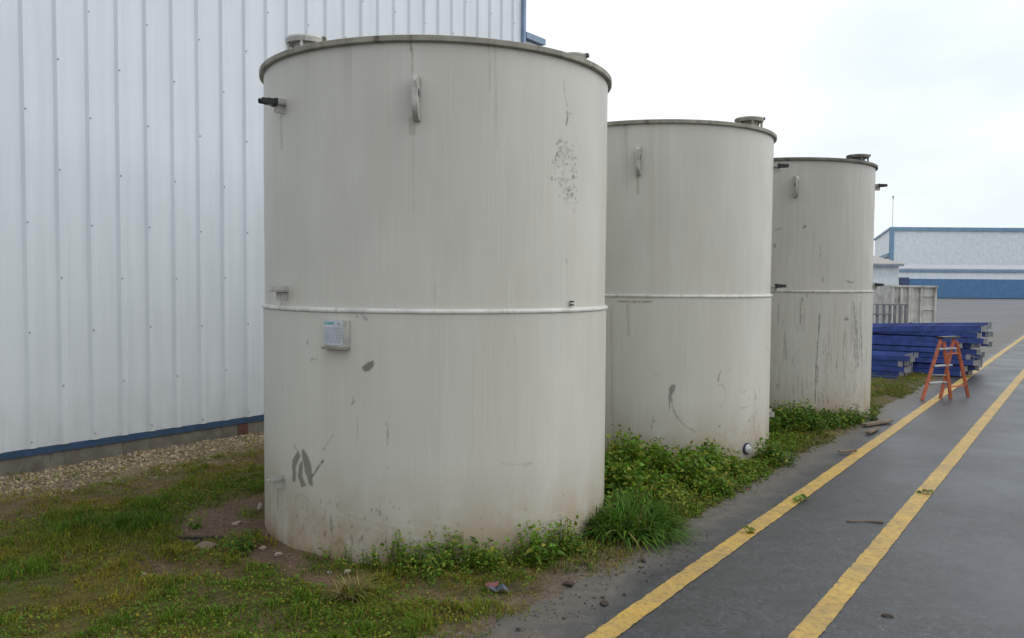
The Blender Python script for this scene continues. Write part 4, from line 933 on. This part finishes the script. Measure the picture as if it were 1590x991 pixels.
for f_ in (.0, .215, .40, .455, .66, .985):
    b = MB(); b.box((max(.035, min(wdt-.035, wdt*f_)), -.032, zt/2+.05), (.07, .07, zt-.1), None, .006); b.build('rib', M['skip'], sk)
for f_ in (.28, .55, .8):
    b = MB(); b.box((wdt*.82, -.015, zt*f_), (wdt*.26, .035, .035), None, .005); b.build('rung', M['skip'], sk)
b = MB(); b.box((wdt/2, -.02, zt-.03), (wdt+.04, .14, .055), None, .008); b.build('top_rail', M['skip'], sk)
b = MB(); b.box((wdt/2, -.01, .06), (wdt, .10, .12), None, .01); b.box((wdt*.43, -.075, .32), (.10, .01, .34), None, .003); b.build('rusty_sill', M['rust'], sk)
# shed
YD = 58.; xa = at_depth(1310, 450, YD).x; xb = at_depth(1395.5, 450, YD).x; ze = at_depth(1380, 412, YD).z; zr = at_depth(1380, 401, YD).z
sh = thing('shed', 'small white shed with a shallow grey roof left of the skip', 'shed', (xa, YD, 0)); wdt = xb-xa
V, Fc = [], []; nrib = 34
for i in range(nrib*4+1):
    x = wdt*i/(nrib*4); o_ = (0, 0, -.04, -.04)[i % 4]; V += [(x, o_, -.05), (x, o_, ze)]
    if i: Fc.append((2*i-2, 2*i, 2*i+1, 2*i-1))
mesh_obj('wall', V, Fc, M['white_wall'], sh)
b = MB(); b.box((wdt/2, 4.1, ze/2-.05), (wdt-.02, 8, ze)); b.build('rear_wall', M['white_wall'], sh)
xr = at_depth(1384, 401, YD).x-xa
b = MB(); b.bm.faces.ensure_lookup_table()
b.prism([(0-.1, -.35, ze), (wdt+.2, -.35, ze), (xr, 3.5, zr+.25), (-.1, 3.5, zr+.25)], (0, 0, .10)); b.build('roof', M['shed_roof'], sh)
b = MB(); b.box((wdt/2, -.36, ze-.03), (wdt+.3, .05, .08)); b.build('gutter', M['corner_trim'], sh)
# low blue-banded building
YB = 96.; xa = at_depth(1385, 430, YB).x; xb = at_depth(1640, 430, YB).x; wdt = xb-xa
z1 = at_depth(1420, 421.5, YB).z; z2 = at_depth(1420, 413, YB+4).z; zb1 = at_depth(1420, 433, YB).z
lw = thing('workshop', 'long low workshop with a grey roof strip over white and blue bands', 'building', (xa, YB, 0))
b = MB(); b.box((wdt/2, 6, z1/2), (wdt, 12, z1)); b.build('wall', M['white_wall'], lw)
b = MB(); b.box((wdt/2, -.06, z1+.06), (wdt+.2, .2, .26)); b.build('eave_trim', M['hall_trim'], lw)
b = MB(); b.prism([(-.1, 0, z1+.2), (wdt+.1, 0, z1+.2), (wdt+.1, 6, z2+.1), (-.1, 6, z2+.1)], (0, 0, .12)); b.build('roof', M['grey_roof'], lw)
xd = at_depth(1411, 430, YB).x-xa
b = MB(); b.box(((wdt+xd)/2, -.03, zb1/2), (wdt-xd-.2, .05, zb1)); b.build('blue_band', M['deep_blue'], lw)
x0 = at_depth(1395.5, 430, YB).x-xa; zdt = at_depth(1400, 431, YB).z; b = MB(); b.box(((x0+xd)/2, -.12, zdt/2), (xd-x0, .2, zdt)); b.build('door', M['navy'], lw)
# tall hall
YH = 118.; xa = at_depth(1383, 400, YH).x; xb = at_depth(1700, 400, YH).x; ztp = at_depth(1420, 358, YH).z
pe = at_depth(1359, 376, YH+30); hl = thing('factory_hall', 'tall pale blue hall with blue edge trims far behind the skip', 'building', (xa, YH, 0)); wdt = xb-xa
V, Fc = [], []; nr = 150
for i in range(nr*4+1):
    x = wdt*i/(nr*4); o_ = (0, 0, -.05, -.05)[i % 4]; V += [(x, o_, -.1), (x, o_, ztp)]
    if i: Fc.append((2*i-2, 2*i, 2*i+1, 2*i-1))
mesh_obj('front_wall', V, Fc, M['white_wall'], hl)
px_ = pe.x-xa
b = MB(); b.prism([(0, .06, 0), (px_, 30, 0), (wdt, 30, 0), (wdt, .06, 0)], (0, 0, ztp-.02)); b.build('side_wall', M['white_wall'], hl)
b = MB(); b.box((wdt/2, -.12, ztp+.2), (wdt+.4, .3, .5)); b.build('roof_trim', M['hall_trim'], hl)
b = MB(); b.bar((-.1, .1, ztp+.2), (px_-.1, 30, ztp+.2), .3, .3); b.build('verge_trim', M['hall_trim'], hl)
b = MB(); b.box((0.05, -.14, ztp/2), (.55, .3, ztp-.1)); b.build('corner_trim', M['hall_trim'], hl)
b = MB(); zl = at_depth(1370, 399.5, YH+10).z; b.bar((-.15, 0, zl), (px_-.15, 30, zl), .5, .5); b.build('skirt_trim', M['hall_trim'], hl)
mt = at_depth(1386, 357, YH+6); mz = at_depth(1386, 306, YH+6).z; b = MB(); b.cyl((mt.x, mt.y, -.1), (mt.x, mt.y, mz), .07, .03, 8); b.cyl((mt.x, mt.y, mz-.2), (mt.x, mt.y, mz+.15), .12, .12, 8)
tag(b.build('antenna_mast', M['galv'], None), 'thin tall antenna mast above the corner of the far hall', 'mast')
